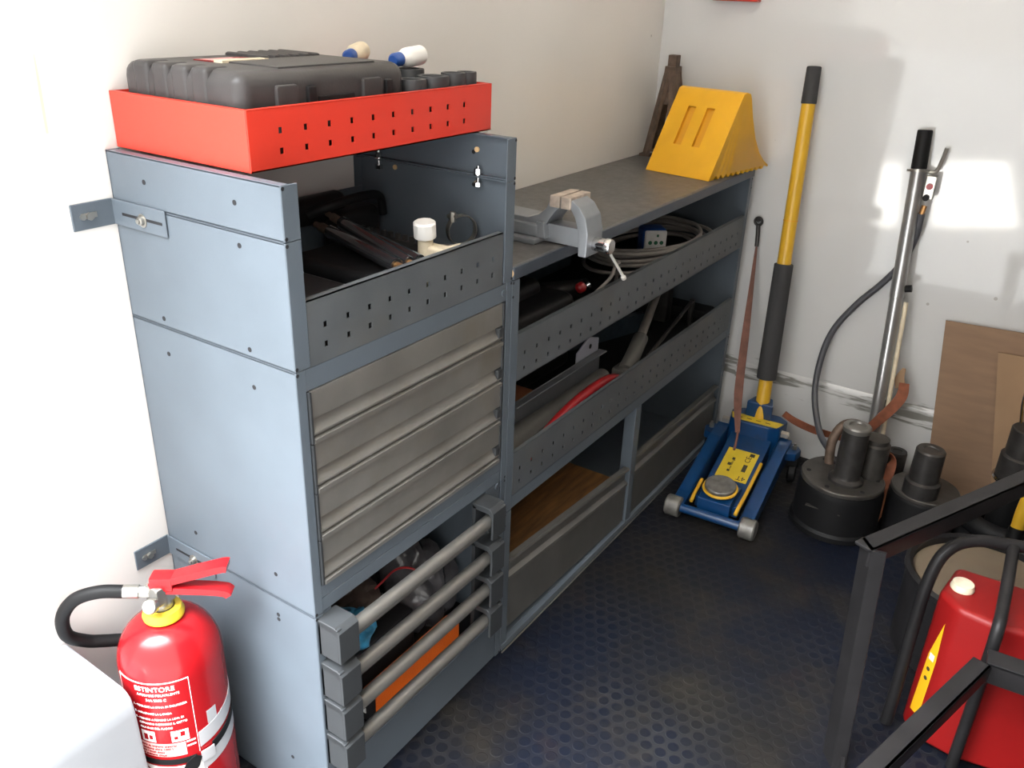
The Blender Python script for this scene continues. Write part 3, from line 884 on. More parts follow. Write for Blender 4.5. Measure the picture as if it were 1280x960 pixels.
wt = thing('worktop', (0.17, 1.12, 0.8455), 'dark grey worktop slab with grainy surface on the long shelving unit', 'worktop')
m = MB(); m.box((0.0, Ya + 0.001, 0.8455), (D + 0.001, LW + 0.004, 0.8720), bev=0.008, seg=3)
m.build('slab', 'worktop', wt)
m = MB(); m.box((D - 0.004, Ya + 0.0005, 0.846), (D + 0.0028, LW + 0.004, 0.8700), bev=0.003, seg=2); m.build('edge_band', 'worktop_edge', wt)
m = MB(); m.cyl((D - 0.009, Ya - 0.0003, 0.8585), (D - 0.009, Ya + 0.0012, 0.8585), 0.0105, seg=20); m.box((D - 0.016, Ya - 0.0003, 0.848), (D - 0.006, Ya + 0.001, 0.869))
tag(m.build('end_cap', 'woodedge', wt), 'pale raw wood end')

# ------------------------------------------------------------------ bench vise
vz = thing('bench_vise', (0.24, 0.69, 0.872), 'grey steel bench vise bolted at the near corner of the worktop', 'vise')
yc, hw = 0.700, 0.030
m = MB()
m.box((0.13, yc - 0.055, 0.8722), (0.305, yc + 0.060, 0.8830), bev=0.003)                # foot flange
m.box((0.14, yc - 0.038, 0.883), (0.300, yc + 0.040, 0.908), bev=0.005)
prof = [(0.13, 0.885), (0.303, 0.885), (0.310, 0.905), (0.316, 0.912), (0.322, 0.922), (0.334, 0.938), (0.344, 0.946), (0.344, 0.962), (0.322, 0.962), (0.312, 0.940), (0.296, 0.926), (0.272, 0.917), (0.13, 0.920)]
m.prism(prof, 'y', yc - hw, yc + hw, bev=0.003)
m.prism([(0.298, 0.882), (0.318, 0.882), (0.312, 0.914), (0.294, 0.914)], 'y', yc - hw - 0.006, yc + hw + 0.006, bev=0.003)
m.build('fixed_jaw', 'steel', vz)
m = MB()
m.box((0.20, yc - 0.021, 0.874), (0.402, yc + 0.021, 0.910), bev=0.003)                     # slide
prof = [(0.3455, 0.962), (0.366, 0.963), (0.383, 0.953), (0.398, 0.934), (0.405, 0.905), (0.404, 0.860), (0.386, 0.860), (0.384, 0.905), (0.374, 0.932), (0.362, 0.948), (0.3455, 0.952)]
m.prism(prof, 'y', yc - hw, yc + hw, bev=0.003)
m.build('moving_jaw', 'steel', vz)
for xa, xb in ((0.322, 0.3430), (0.3462, 0.3665)):
    m = MB(); m.box((xa, yc - hw - 0.004, 0.945), (xb, yc + hw + 0.012, 0.9670), bev=0.0015); tag(m.build('jaw_plate', 'jaw', vz), 'worn brownish jaw plate')
m = MB(); m.lathe([(0, -0.02), (0.007, -0.02), (0.007, 0.004), (0.013, 0.006), (0.013, 0.040), (0.015, 0.042), (0.015, 0.050), (0.0135, 0.053), (0, 0.053)], (0.388, yc, 0.882), (1, 0, 0), 24)
tag(m.build('screw_head', 'chrome', vz), 'chrome screw head')
m = MB(); m.cyl((0.430, yc + 0.004, 0.876), (0.446, yc + 0.052, 0.812), 0.0028, seg=12); m.lathe([(0, -0.004), (0.005, -0.003), (0.005, 0.003), (0, 0.004)], (0.446, yc + 0.052, 0.811), (0.2, 0.6, -0.78), 12)
tag(m.build('handle_bar', 'bar_bright', vz), 'thin chrome handle bar')

# ------------------------------------------------------------------ wheel chock and axle stand on the worktop
def world(o, a):      # rotation helper
    return Matrix.Translation(o) @ Matrix.Rotation(a, 4, 'Z')
ck = thing('wheel_chock', (0.228, 1.472, 0.8725), 'big yellow plastic wheel chock with two slots on the far corner of the worktop', 'chock', local=True, rz=radians(-9.6))
sl0 = V((0, 0.125, 0.209)).normalized()
nr0 = V((0, -0.209, 0.125)).normalized()
prof = [(0.0, 0.0), (0.125, 0.209), (0.140, 0.213), (0.160, 0.209), (0.168, 0.198), (0.190, 0.145), (0.220, 0.090), (0.255, 0.048), (0.290, 0.022), (0.316, 0.009), (0.316, 0.003)]
teeth = []
for i in range(11):
    teeth += [(0.300 - i * 0.026, 0.008), (0.294 - i * 0.026, 0.009), (0.286 - i * 0.026, 0.0), (0.279 - i * 0.026, 0.0)]
m = MB(); m.prism(prof + teeth, 'x', -0.100, 0.100, bev=0.0012, seg=1)
Qc = Matrix((V((1, 0, 0)), sl0, nr0)).transposed().to_4x4()
m.box((-0.0995, -0.0016, -0.002), (0.0995, 0.0016, 0.0010), mtx=Matrix.Translation(sl0 * 0.070) @ Qc)
sl = sl0
nrm = nr0
m.mi = 1
o = m.build('chock_body', ['yellow', 'yellow_dark'], ck, wn=False)
def slot_cut(cx):
    t = MB()
    a = V((cx, 0, 0)) + sl * 0.085; b = V((cx, 0, 0)) + sl * 0.196
    q = Matrix((V((1, 0, 0)), sl, nrm)).transposed().to_4x4()
    t.box((-0.012, -0.0555, -0.010), (0.012, 0.0555, 0.010), mtx=Matrix.Translation((a + b) / 2) @ q)
    return t
# the two slots are cut into the body with a boolean modifier that is applied here
for cx in (-0.036, 0.022):
    c_ = slot_cut(cx).build('cutter', 'yellow_dark')
    c_.parent = ck
    md = o.modifiers.new('slot', 'BOOLEAN')
    md.operation = 'DIFFERENCE'
    md.object = c_
    md.solver = 'EXACT'
    md.material_mode = 'INDEX'
    dg = bpy.context.evaluated_depsgraph_get()
    dg.update()
    nm = bpy.data.meshes.new_from_object(o.evaluated_get(dg))
    o.modifiers.clear()
    o.data = nm
    bpy.data.objects.remove(c_)
o.data.set_sharp_from_angle(angle=radians(30))
m = MB(); m.tube([(-0.103, 0.150, 0.012), (-0.106, 0.100, 0.045), (-0.104, 0.06, 0.06), (-0.101, 0.045, 0.04)], 0.0022, seg=8); m.build('carry_cord', 'cream', ck)

st = thing('axle_stand', (0.075, 1.725, 0.8725), 'brown rusty steel axle stand in the corner behind the yellow chock', 'stand')
m = MB(); m.box((0.062, 1.715, 1.075), (0.088, 1.745, 1.155), bev=0.002); m.prism([(0.050, 1.02), (0.100, 1.02), (0.092, 1.125), (0.058, 1.125)], 'y', 1.708, 1.752, bev=0.002)
m.build('head', 'rust', st)
for (fx, fy, lw) in ((0.034, 1.690, 0.034), (0.122, 1.780, 0.016), (0.020, 1.782, 0.024), (0.104, 1.690, 0.022)):
    m = MB()
    a, b = V((0.075, 1.73, 1.11)) + (V((fx, fy, 1.11)) - V((0.075, 1.73, 1.11))) * 0.25, V((fx, fy, 0.879))
    d = (b - a).normalized()
    m.ribbon([a, b], d.cross(V((0, 0, 1))), lw, 0.010, smooth=1)
    m.box((fx - 0.017, fy - 0.014, 0.8722), (fx + 0.017, fy + 0.014, 0.880), bev=0.001)
    m.build('leg', 'rust', st)

# ------------------------------------------------------------------ contents of upper shelf
cb = thing('cable_coil', (0.19, 1.40, 0.649), 'coiled grey extension cable on the upper shelf under the worktop', 'cable')
m = MB()
rc = random.Random(2)
pts = []
for k in range(9 * 24):
    a = 2 * pi * k / 24
    lay = k / 24
    rr = 0.128 + 0.020 * sin(lay * 2.3) + 0.004 * sin(a * 3 + lay)
    pts.append((0.190 + rr * 0.98 * cos(a) , 1.43 + rr * 1.75 * sin(a), 0.6560 + 0.0060 * lay + 0.006 * (1 + sin(a + 2.0)) + 0.012 * max(0, -cos(a)) * lay / 9))
m.tube(pts, 0.0052, seg=8, smooth=2)
m.build('cable', 'cable', cb)
sk = thing('socket_block', (0.185, 1.455, 0.66), 'blue and white plug socket block inside the grey cable coil', 'socket', local=True, rz=radians(-48))
m = MB(); m.box((-0.030, -0.034, -0.008), (0.026, 0.034, 0.070), bev=0.010, seg=3); m.tube([(-0.030, 0.0, 0.02), (-0.05, 0.01, 0.02), (-0.07, 0.03, 0.005)], 0.006, seg=10); m.build('housing', 'bluep', sk)
m = MB(); m.box((0.0262, -0.031, -0.002), (0.0380, 0.031, 0.067), bev=0.006, seg=3); m.mi = 1
for i in range(3):
    m.cyl((0.0375, -0.016 + 0.016 * i, 0.034), (0.0386, -0.016 + 0.016 * i, 0.034), 0.0055, seg=12)
m.box((0.0375, -0.003, 0.006), (0.0384, 0.002, 0.014)); m.box((0.0375, 0.001, 0.050), (0.0384, 0.007, 0.057))
tag(m.build('socket_face', ['paper', 'green'], sk), 'white socket face with three dark holes')
drl = thing('power_drill', (0.2, 0.74, 0.65), 'black power tool with red button on the upper shelf near the vise', 'power tool')
m = MB(); m.box((0.08, 0.60, 0.6495), (0.28, 0.88, 0.715), bev=0.025, seg=3); m.cyl((0.20, 0.86, 0.690), (0.25, 0.97, 0.695), 0.03, 0.018, seg=20); m.box((0.12, 0.66, 0.70), (0.22, 0.83, 0.745), bev=0.02, seg=3)
m.build('body', 'black', drl)
m = MB(); m.lathe([(0, 0), (0.012, 0), (0.012, 0.010), (0.008, 0.015), (0, 0.016)], (0.262, 0.915, 0.708), (0.8, -0.2, 0.5), 16); tag(m.build('button', 'redhose', drl), 'red button')
m = MB(); m.lathe([(0.016, -0.004), (0.019, -0.004), (0.019, 0.004), (0.016, 0.004)], (0.262, 0.955, 0.705), (0.6, 0.6, 0.5), 18); tag(m.build('collar', 'chrome', drl), 'bright ring')
m = MB()
m.tube([(0.295, 0.93, 0.700), (0.31, 0.97, 0.730), (0.30, 1.01, 0.745), (0.29, 1.05, 0.735), (0.26, 1.09, 0.655)], 0.0042, seg=10)
tag(m.build('air_hose', 'cable', origin=(0.3, 1.0, 0.65)), 'short pale hose on the upper shelf below the vise handle', 'hose')
m = MB(); m.box((0.02, 0.9, 0.6495), (0.07, 1.22, 0.78), bev=0.01, seg=2); tag(m.build('tool_box', 'gunmetal', origin=(0.045, 1.06, 0.6495)), 'dark box standing at the back of the upper shelf', 'box')

# ------------------------------------------------------------------ contents of lower shelf
m = MB(); m.tube([(0.262, 0.540, 0.4285), (0.264, 0.72, 0.4285), (0.260, 0.90, 0.4255), (0.250, 1.06, 0.4205), (0.246, 1.10, 0.4195)], lambda s: 0.031 - 0.009 * s, seg=20)
tag(m.build('rubber_tube', 'greytube', origin=(0.22, 0.8, 0.397)), 'thick dark grey tube lying along the lower shelf', 'tube')
m = MB()
m.box((0.205, 0.73, 0.3965), (0.209, 1.15, 0.470), bev=0.001, seg=1); m.box((0.209, 0.73, 0.4665), (0.228, 1.15, 0.470), bev=0.001, seg=1)
tag(m.build('angle_iron', 'steel', origin=(0.15, 0.95, 0.3965)), 'long steel angle bar behind the grey tube on the lower shelf', 'bar')
m = MB(); m.prism([(1.04, 0.3965), (1.145, 0.3965), (1.150, 0.43), (1.150, 0.500), (1.10, 0.518), (1.04, 0.490)], 'x', 0.197, 0.202, bev=0.001); m.mi = 1; m.cyl((0.201, 1.105, 0.490), (0.2026, 1.105, 0.490), 0.0065, seg=14)
tag(m.build('angle_plate', ['palegrey', 'hole'], origin=(0.13, 1.12, 0.3965)), 'pale grey steel plate with a hole behind the angle bar', 'plate')
m = MB(); m.box((0.115, 0.68, 0.3965), (0.193, 0.86, 0.458), bev=0.008, seg=2); tag(m.build('wood_block', 'woodblock', origin=(0.09, 0.77, 0.3965)), 'orange brown wooden block at the near end of the lower shelf', 'block')
m = MB(); m.tube([(0.312, 0.640, 0.409), (0.316, 0.70, 0.440), (0.317, 0.78, 0.463), (0.317, 0.87, 0.474), (0.315, 0.96, 0.472), (0.312, 1.03, 0.458), (0.310, 1.06, 0.440), (0.306, 1.08, 0.410)], 0.0120, seg=14)
tag(m.build('red_hose', 'redhose', origin=(0.30, 0.87, 0.3965)), 'curved red tube arching behind the lower shelf lip', 'tube')
tl = thing('bolt_cutter', (0.24, 1.3, 0.40), 'long tool with pale handle and dark grip leaning across the lower shelf', 'tool')
m = MB(); m.cyl((0.262, 1.275, 0.477), (0.15, 1.63, 0.505), 0.0125, seg=16, bev=0.003); m.build('handle', 'cable', tl)
m = MB(); m.tube([(0.288, 1.145, 0.432), (0.280, 1.20, 0.455), (0.264, 1.272, 0.476)], 0.0205, seg=16); m.box((0.255, 1.125, 0.398), (0.310, 1.18, 0.440), bev=0.008); tag(m.build('grip', 'greytube', tl), 'dark grey grip')
m = MB(); m.box((0.09, 1.61, 0.3965), (0.19, 1.655, 0.520), bev=0.01); m.build('head', 'darksteel', tl)
m = MB(); m.cyl((0.315, 1.22, 0.455), (0.255, 1.64, 0.478), 0.0055, seg=10); m.cyl((0.255, 1.64, 0.398), (0.255, 1.64, 0.484), 0.008, seg=10); m.cyl((0.315, 1.22, 0.398), (0.315, 1.22, 0.460), 0.006, seg=10)
tag(m.build('steel_rod', 'darksteel', origin=(0.25, 1.47, 0.3965)), 'thin dark rod in front of the pale handled tool', 'rod')
for i, (x0, y0, x1, y1, lb) in enumerate(((0.06, 1.24, 0.15, 1.52, 'blue grey wrench lying left of the pale handled tool'), (0.03, 1.30, 0.080, 1.56, 'blue grey wrench lying nearest the back of the lower shelf'))):
    w_ = thing('wrench', (x0, y0, 0.3965), lb, 'wrench', group='wrenches on the lower shelf')
    a, b = V((x0, y0, 0.425 + 0.02 * i)), V((x1, y1, 0.425 + 0.02 * i))
    m = MB(); m.ribbon([a, b], (b - a).cross(V((0, 0, 1))), 0.020, 0.055, smooth=1); m.build('shank', 'gunmetal', w_)
    m = MB(); m.lathe([(0.012, -0.028), (0.022, -0.028), (0.022, 0.029), (0.012, 0.029)], b + (b - a).normalized() * 0.018, (0, 0, 1), 20); m.build('ring_end', 'chrome', w_)
m = MB(); m.box((0.02, 0.92, 0.3965), (0.115, 1.16, 0.475), bev=0.02, seg=3); tag(m.build('motor_housing', 'black', origin=(0.07, 1.04, 0.3965)), 'black lump of machinery behind the pale plate on the lower shelf', 'machinery')
m = MB(); m.box((0.15, 1.665, 0.3965), (0.30, 1.735, 0.445), bev=0.01); tag(m.build('tool_bag', 'rubber', origin=(0.22, 1.70, 0.3965)), 'black bag at the far end of the lower shelf', 'bag')

# planks in the lower bin
def plank(x0, x1, y0, y1, z0, h, label, mk, rot=0.0):
    m = MB(); m.box((x0, y0, z0), (x1, y1, z0 + h), bev=0.004)
    o = m.build('wooden_plank', mk, origin=((x0 + x1) / 2, (y0 + y1) / 2, z0))
    o.rotation_euler = (0, rot, 0)
    tag(o, label, 'plank')
plank(0.08, 0.312, 0.535, 1.085, 0.110, 0.040, 'worn orange brown plank lying in the lower left bin', 'wood')
plank(0.04, 0.30, 0.54, 1.09, 0.021, 0.044, 'dark plank at the bottom of the lower left bin', 'wood')
plank(0.05, 0.305, 0.55, 1.07, 0.0655, 0.044, 'middle plank of the stack in the lower left bin', 'wood')

# ------------------------------------------------------------------ fire extinguisher
ex0 = V((0.137, -0.112, 0.0))
R_ = 0.0775
ex = thing('fire_extinguisher', ex0, 'red fire extinguisher with black hose in the rear corner', 'extinguisher')
m = MB()
prof = [(0, 0.003), (0.066, 0.003), (0.070, 0.0), (0.075, 0.004), (R_, 0.02), (R_, 0.345)]
for k in range(1, 13):
    a = (pi / 2) * k / 12
    prof.append((0.024 + (R_ - 0.024) * cos(a), 0.345 + 0.075 * sin(a)))
prof += [(0.024, 0.427), (0, 0.427)]
m.lathe(prof, ex0, seg=64)
m.build('cylinder', 'ext_red', ex)
ex1 = ex0 + V((0, 0, 0.014))
m = MB(); m.lathe([(0.024, 0.408), (0.030, 0.409), (0.031, 0.414), (0.027, 0.424), (0.018, 0.426), (0.018, 0.408)], ex1, seg=32); tag(m.build('collar', 'label_y', ex), 'yellow collar ring')
m = MB(); m.cyl(ex1 + V((0, 0, 0.412)), ex1 + V((0, 0, 0.462)), 0.0165, seg=20, bev=0.003); m.box(ex1 + V((-0.016, -0.016, 0.436)), ex1 + V((0.016, 0.016, 0.468)), bev=0.004)
m.build('valve', 'zinc', ex)
gd = V((0.42, -0.80, 0.42)).normalized()
m = MB(); m.lathe([(0, -0.02), (0.006, -0.02), (0.006, 0.0), (0.0115, 0.001), (0.0115, 0.009), (0.010, 0.011), (0, 0.011)], ex1 + gd * 0.028 + V((0, 0, 0.434)), gd, 20)
g_ = m.build('gauge', 'zinc', ex)
m = MB(); m.cyl(ex1 + gd * 0.0392 + V((0, 0, 0.434)) , ex1 + gd * 0.0398 + V((0, 0, 0.434)), 0.0092, seg=20); m.build('dial', 'paper', g_)
hd = V((0.80, 0.60, 0)).normalized()
hs_ = V((-0.60, 0.80, 0))
def lever(pts, w):
    mm = MB()
    for A, B in zip(pts, pts[1:]):
        pass
    mm.ribbon([ex1 + hd * a + V((0, 0, b)) for a, b in pts], hs_, w, 0.011, smooth=5)
    return mm
m = lever([(-0.010, 0.468), (0.010, 0.474), (0.040, 0.483), (0.070, 0.492), (0.098, 0.500), (0.106, 0.500)], 0.024)
m.box((-0.010, -0.013, -0.012), (0.024, 0.013, 0.012), bev=0.003, mtx=Matrix.Translation(ex1 + V((0, 0, 0.472))) @ Matrix.Rotation(atan2(hd.y, hd.x), 4, 'Z'))
m.build('top_lever', 'ext_red', ex)
m = lever([(-0.008, 0.460), (0.02, 0.460), (0.05, 0.459), (0.082, 0.457), (0.099, 0.454), (0.104, 0.449)], 0.022)
m.build('carry_handle', 'ext_red', ex)
m = MB(); m.tube([ex1 + hd * 0.05 + V((0, 0, 0.4745)), ex1 + hd * 0.055 + V((0, 0, 0.488)), ex1 + hd * 0.075 + V((0, 0, 0.495))], 0.003, seg=8); tag(m.build('safety_pin', 'zinc', ex), 'metal safety pin')
od = V((-0.72, -0.69, 0.0))
m = MB(); m.cyl(ex1 + V((0, 0, 0.452)) + od * 0.012, ex1 + V((0, 0, 0.455)) + od * 0.030, 0.0085, seg=6); m.cyl(ex1 + V((0, 0, 0.455)) + od * 0.030, ex1 + V((0, 0, 0.457)) + od * 0.052, 0.0105, seg=20)
tag(m.build('hose_coupling', 'zinc', ex), 'bright hose coupling')
m = MB()
s0 = ex1 + V((0, 0, 0.457)) + od * 0.050
m.tube([s0, (0.075, -0.172, 0.474), (0.048, -0.196, 0.462), (0.030, -0.210, 0.430), (0.022, -0.206, 0.388), (0.026, -0.182, 0.362), (0.036, -0.158, 0.350), (0.052, -0.125, 0.338), (0.062, -0.085, 0.315), (0.060, -0.055, 0.26), (0.064, -0.050, 0.10)], 0.0102, seg=16)
m.build('hose', 'rubber', ex)
def wrap(r, phi0, z0):
    def f(x, y, z):
        a = phi0 + x / r
        return V((ex0.x + (r + z) * cos(a), ex0.y + (r + z) * sin(a), z0 + y + ZL))
    return f
def patch(m, phi0, phi1, z0, z1, r, n=14, slope=0.0):
    """thin curved label with thickness"""
    t = bmesh.new()
    rows = []
    for i in range(n + 1):
        a = phi0 + (phi1 - phi0) * i / n
        dz = slope * i / n
        rows.append([t.verts.new((ex0.x + rr * cos(a), ex0.y + rr * sin(a), z + dz + ZL)) for rr, z in ((r, z0), (r, z1), (r - 0.0015, z1), (r - 0.0015, z0))])
    for A, B in zip(rows, rows[1:]):
        for k in range(4):
            t.faces.new((A[k], A[(k + 1) % 4], B[(k + 1) % 4], B[k]))
    t.faces.new(rows[0]); t.faces.new(rows[-1][::-1])
    bmesh.ops.recalc_face_normals(t, faces=t.faces[:])
    m._take(t)
dg2 = radians
ZL = 0.034
m = MB()
A0, A1 = dg2(-104), dg2(-17)
m.mi = 0
rr = R_ + 0.0003
for zz in (0.3205,):
    patch(m, A0, A1, zz, zz + 0.0012, rr)
patch(m, A1 - 0.012, A1, 0.168, 0.3215, rr, 2)
patch(m, A0, A0 + 0.012, 0.168, 0.3215, rr, 2)
lines = [('ESTINTORE', 0.0120, 0.3060, -78), ('A POLVERE POLIVALENTE', 0.0056, 0.2970, -76), ('34A 233B C', 0.0062, 0.2870, -66),
         ('1 - TOGLIERE LA SPINA DI SICUREZZA', 0.0049, 0.2740, -84), ('2 - IMPUGNARE LA LANCIA', 0.0049, 0.2600, -84),
         ('3 - PREMERE A FONDO LA LEVA DI', 0.0049, 0.2480, -84), ('COMANDO E DIRIGERE IL GETTO', 0.0049, 0.2390, -80), ('ALLA BASE DEL FUOCO', 0.0049, 0.2300, -80)]
for s, sz, z, a in lines:
    m.text(s, sz, wrap(R_ + 0.0002, dg2(a), z))
patch(m, dg2(-80), dg2(-63), 0.202, 0.224, rr, 5)
patch(m, dg2(-45), dg2(-26), 0.202, 0.224, rr, 5)
patch(m, dg2(-30), dg2(-20), 0.196, 0.199, rr, 4); patch(m, dg2(-30), dg2(-20), 0.187, 0.190, rr, 4)
m.mi = 1
patch(m, dg2(-95), dg2(-31), 0.172, 0.199, rr, 14)
m.mi = 2
for k, (a, b, c, d) in enumerate(((-77, -72, 0.206, 0.218), (-70, -66, 0.208, 0.216), (-42, -38, 0.207, 0.213), (-35, -30, 0.212, 0.221))):
    patch(m, dg2(a), dg2(b), c, d, rr + 0.0004, 3)
for i in range(4):
    m.text(('non usare su impianti elettrici', 'sotto tensione oltre 1000 V', 'ventilare i locali dopo', 'l uso in ambienti chiusi')[i], 0.0058, wrap(rr + 0.0003, dg2(-92), 0.1925 - 0.0062 * i))
tag(m.build('instruction_print', ['paper', 'pink', 'ext_red'], ex), 'white printed instructions')
m = MB(); patch(m, dg2(-100), dg2(-12), 0.075, 0.150, rr, 18); m.mi = 1
m.text('Questo estintore', 0.011, wrap(rr + 0.0003, dg2(-84), 0.136)); m.text('6 Kg', 0.028, wrap(rr + 0.0003, dg2(-70), 0.104)); m.text('POLVERE', 0.011, wrap(rr + 0.0003, dg2(-80), 0.085))
tag(m.build('weight_label', ['paper', 'machine_red'], ex), 'white label with red figures')
m = MB(); patch(m, dg2(-3), dg2(10), 0.212, 0.238, rr, 5); tag(m.build('inspection_tag', 'silver_label', ex), 'small pale tag')
m = MB(); patch(m, dg2(-16), dg2(66), 0.176, 0.206, rr + 0.0004, 18, slope=0.028); patch(m, dg2(-16), dg2(66), 0.126, 0.152, rr + 0.0004, 18, slope=0.028)
tag(m.build('silver_band', 'silver_label', ex), 'two silvery bands')
m = MB(); patch(m, dg2(-120), dg2(-22), 0.156, 0.166, rr + 0.0016, 24); patch(m, dg2(-2), dg2(70), 0.158, 0.173, rr + 0.0016, 20, slope=0.030); m.ribbon([ex1 + V(((R_ + .003) * cos(a), (R_ + .003) * sin(a), z)) for a, z in ((dg2(-20), 0.163 + ZL - 0.014), (dg2(-27), 0.150 + ZL - 0.014), (dg2(-33), 0.136 + ZL - 0.014), (dg2(-38), 0.122 + ZL - 0.014))], [V((-sin(a), cos(a), 0)) for a in (dg2(-20), dg2(-27), dg2(-33), dg2(-38))], [0.012, 0.022, 0.020, 0.006], 0.002)
tag(m.build('hose_strap', 'rubber', ex), 'black rubber strap')
m = MB(); patch(m, dg2(-17), dg2(-1), 0.146, 0.168, rr + 0.0035, 5); tag(m.build('buckle', 'silver_label', ex), 'pale buckle')

# ------------------------------------------------------------------ trolley jack
JR = 0.06
jk = thing('trolley_jack', (0.532, 1.262, 0), 'blue hydraulic trolley jack with long yellow handle on the floor', 'jack', local=True, rz=JR)
for s in (-1, 1):
    m = MB()
    m.prism([(-0.012, 0.018), (-0.012, 0.046), (0.03, 0.052), (0.28, 0.120), (0.36, 0.128), (0.36, 0.040), (0.30, 0.030), (0.06, 0.016)], 'x', s * 0.076, s * 0.082, bev=0.001, seg=1)
    m.prism([(-0.012, 0.040), (-0.012, 0.046), (0.03, 0.052), (0.28, 0.120), (0.36, 0.128), (0.36, 0.122), (0.28, 0.114), (0.03, 0.046)], 'x', s * 0.076, s * 0.112 , bev=0.0012, seg=1)
    m.prism([(0.02, 0.020), (0.02, 0.050), (0.28, 0.118), (0.36, 0.126), (0.36, 0.060), (0.28, 0.060), (0.06, 0.018)], 'x', s * 0.107, s * 0.112, bev=0.001, seg=1)
    m.build('side_frame', 'blue', jk)
    m = MB(); m.lathe([(0, -0.021), (0.025, -0.021), (0.029, -0.017), (0.029, 0.017), (0.025, 0.021), (0, 0.021)], (s * 0.104, -0.016, 0.029), (1, 0, 0), 28)
    tag(m.build('front_wheel', 'wheelsteel', jk), 'bare steel wheel')
    # rear caster wing
    m = MB(); m.prism([(s * 0.100, 0.295), (s * 0.138, 0.310), (s * 0.145, 0.345), (s * 0.128, 0.372), (s * 0.100, 0.375)], 'z', 0.088, 0.112, bev=0.003)
    wg = m.build('caster_wing', 'blue', jk)
    m = MB(); m.cyl((s * 0.126, 0.34, 0.112), (s * 0.126, 0.34, 0.124), 0.0075, seg=6); m.cyl((s * 0.126, 0.34, 0.124), (s * 0.126, 0.34, 0.132), 0.004, seg=12); tag(m.build('bolt', 'zinc', wg), 'bright bolt')
    m = MB(); m.lathe([(0, -0.012), (0.026, -0.012), (0.031, -0.008), (0.031, 0.008), (0.026, 0.012), (0, 0.012)], (s * 0.128, 0.355, 0.031), (1, 0.15 * s, 0), 24)
    m.box((s * 0.126 - 0.016, 0.34, 0.045), (s * 0.126 + 0.016, 0.365, 0.088), bev=0.003)
    tag(m.build('caster', 'rubber', wg), 'black caster wheel')
m = MB(); m.cyl((-0.09, -0.016, 0.029), (0.09, -0.016, 0.029), 0.0125, seg=20); m.build('front_axle', 'blue', jk)
m = MB(); m.prism([(0.03, 0.020), (0.03, 0.052), (0.11, 0.060), (0.33, 0.122), (0.33, 0.040), (0.06, 0.016)], 'x', -0.060, 0.060, bev=0.002); m.build('cover_plate', 'blue', jk)
# labels lie on the sloping cover: line from (0.11, .060) to (0.33, .122)
us = V((0, 0.22, 0.062)).normalized(); un_ = V((0, -0.062, 0.22)).normalized()
def deck(x, s, h):
    return V((x, 0.11, 0.060)) + us * s + un_ * h
Q = Matrix((V((1, 0, 0)), us, un_)).transposed().to_4x4()
m = MB(); m.box((-0.044, 0.030, 0.0), (0.046, 0.158, 0.0012), mtx=Matrix.Translation((0, 0.11, 0.060)) @ Q)
m.mi = 1
def lab(x0, y0, rot):
    c, s = cos(rot), sin(rot)
    return lambda x, y, z: deck(x0 + c * x - s * y, y0 + s * x + c * y, 0.0012 + max(z, 0))
m.text('4T', 0.024, lab(0.040, 0.052, pi))
m.text('CE', 0.022, lab(0.030, 0.112, pi * 0.5))
m.text('max 4000 kg', 0.008, lab(-0.012, 0.070, pi * 0.5))
for a, b, c, d in ((0.018, 0.072, 0.030, 0.102), (-0.020, 0.06, -0.012, 0.068), (-0.026, 0.085, -0.016, 0.096), (-0.02, 0.11, -0.012, 0.12), (0.022, 0.140, 0.036, 0.153)):
    m.box((a, b, 0.0010), (c, d, 0.0016), mtx=Matrix.Translation((0, 0.11, 0.060)) @ Q)
tag(m.build('rating_label', ['label_y', 'ink'], jk), 'yellow rating label')
m = MB(); m.prism([(-0.045, 0.325), (-0.075, 0.340), (-0.085, 0.400), (-0.055, 0.425), (0.055, 0.425), (0.085, 0.400), (0.075, 0.340), (0.045, 0.325)], 'z', 0.060, 0.165, bev=0.006)
m.prism([(-0.040, 0.37), (0.040, 0.37), (0.026, 0.425), (-0.026, 0.425)], 'z', 0.150, 0.215, bev=0.006)
ps = m.build('pump_block', 'blue', jk)
m = MB(); m.prism([(-0.066, 0.3345), (0.066, 0.3345), (0.078, 0.372), (-0.078, 0.372)], 'z', 0.1648, 0.1662); m.mi = 1
for i in range(4):
    m.box((-0.055 + 0.028 * i, 0.348, 0.166), (-0.040 + 0.028 * i, 0.352, 0.1665))
tag(m.build('pump_label', ['label_y', 'ink'], ps), 'yellow label')
for s in (-1, 1):
    m = MB(); m.cyl((s * 0.078, 0.36, 0.140), (s * 0.100, 0.36, 0.140), 0.011, seg=6); tag(m.build('pivot_bolt', 'zinc', ps), 'bright pivot bolt')
m = MB(); m.prism([(0.0, 0.030), (0.0, 0.068), (0.05, 0.080), (0.11, 0.070), (0.11, 0.050), (0.03, 0.025)], 'x', -0.045, 0.045, bev=0.003); m.build('lift_arm', 'blue', jk)
m = MB(); m.lathe([(0, 0), (0.030, 0), (0.030, 0.010), (0.042, 0.012), (0.0425, 0.024), (0.039, 0.027), (0, 0.026)], (0, 0.048, 0.076), (0, -0.15, 1), 36); sd = m.build('saddle', 'wheelsteel', jk)
m = MB()
ctr = V((0, 0.048, 0.076)); ax = V((0, -0.15, 1)).normalized()
pts = [ctr + ax * 0.013 + 0.0445 * (cos(2 * pi * k / 32) * V((1, 0, 0)) + sin(2 * pi * k / 32) * V((1, 0, 0)).cross(ax)) for k in range(33)]
m.tube(pts, 0.0042, seg=8, smooth=0, cap=False); tag(m.build('saddle_ring', 'yellow_tube', sd), 'yellow ring')
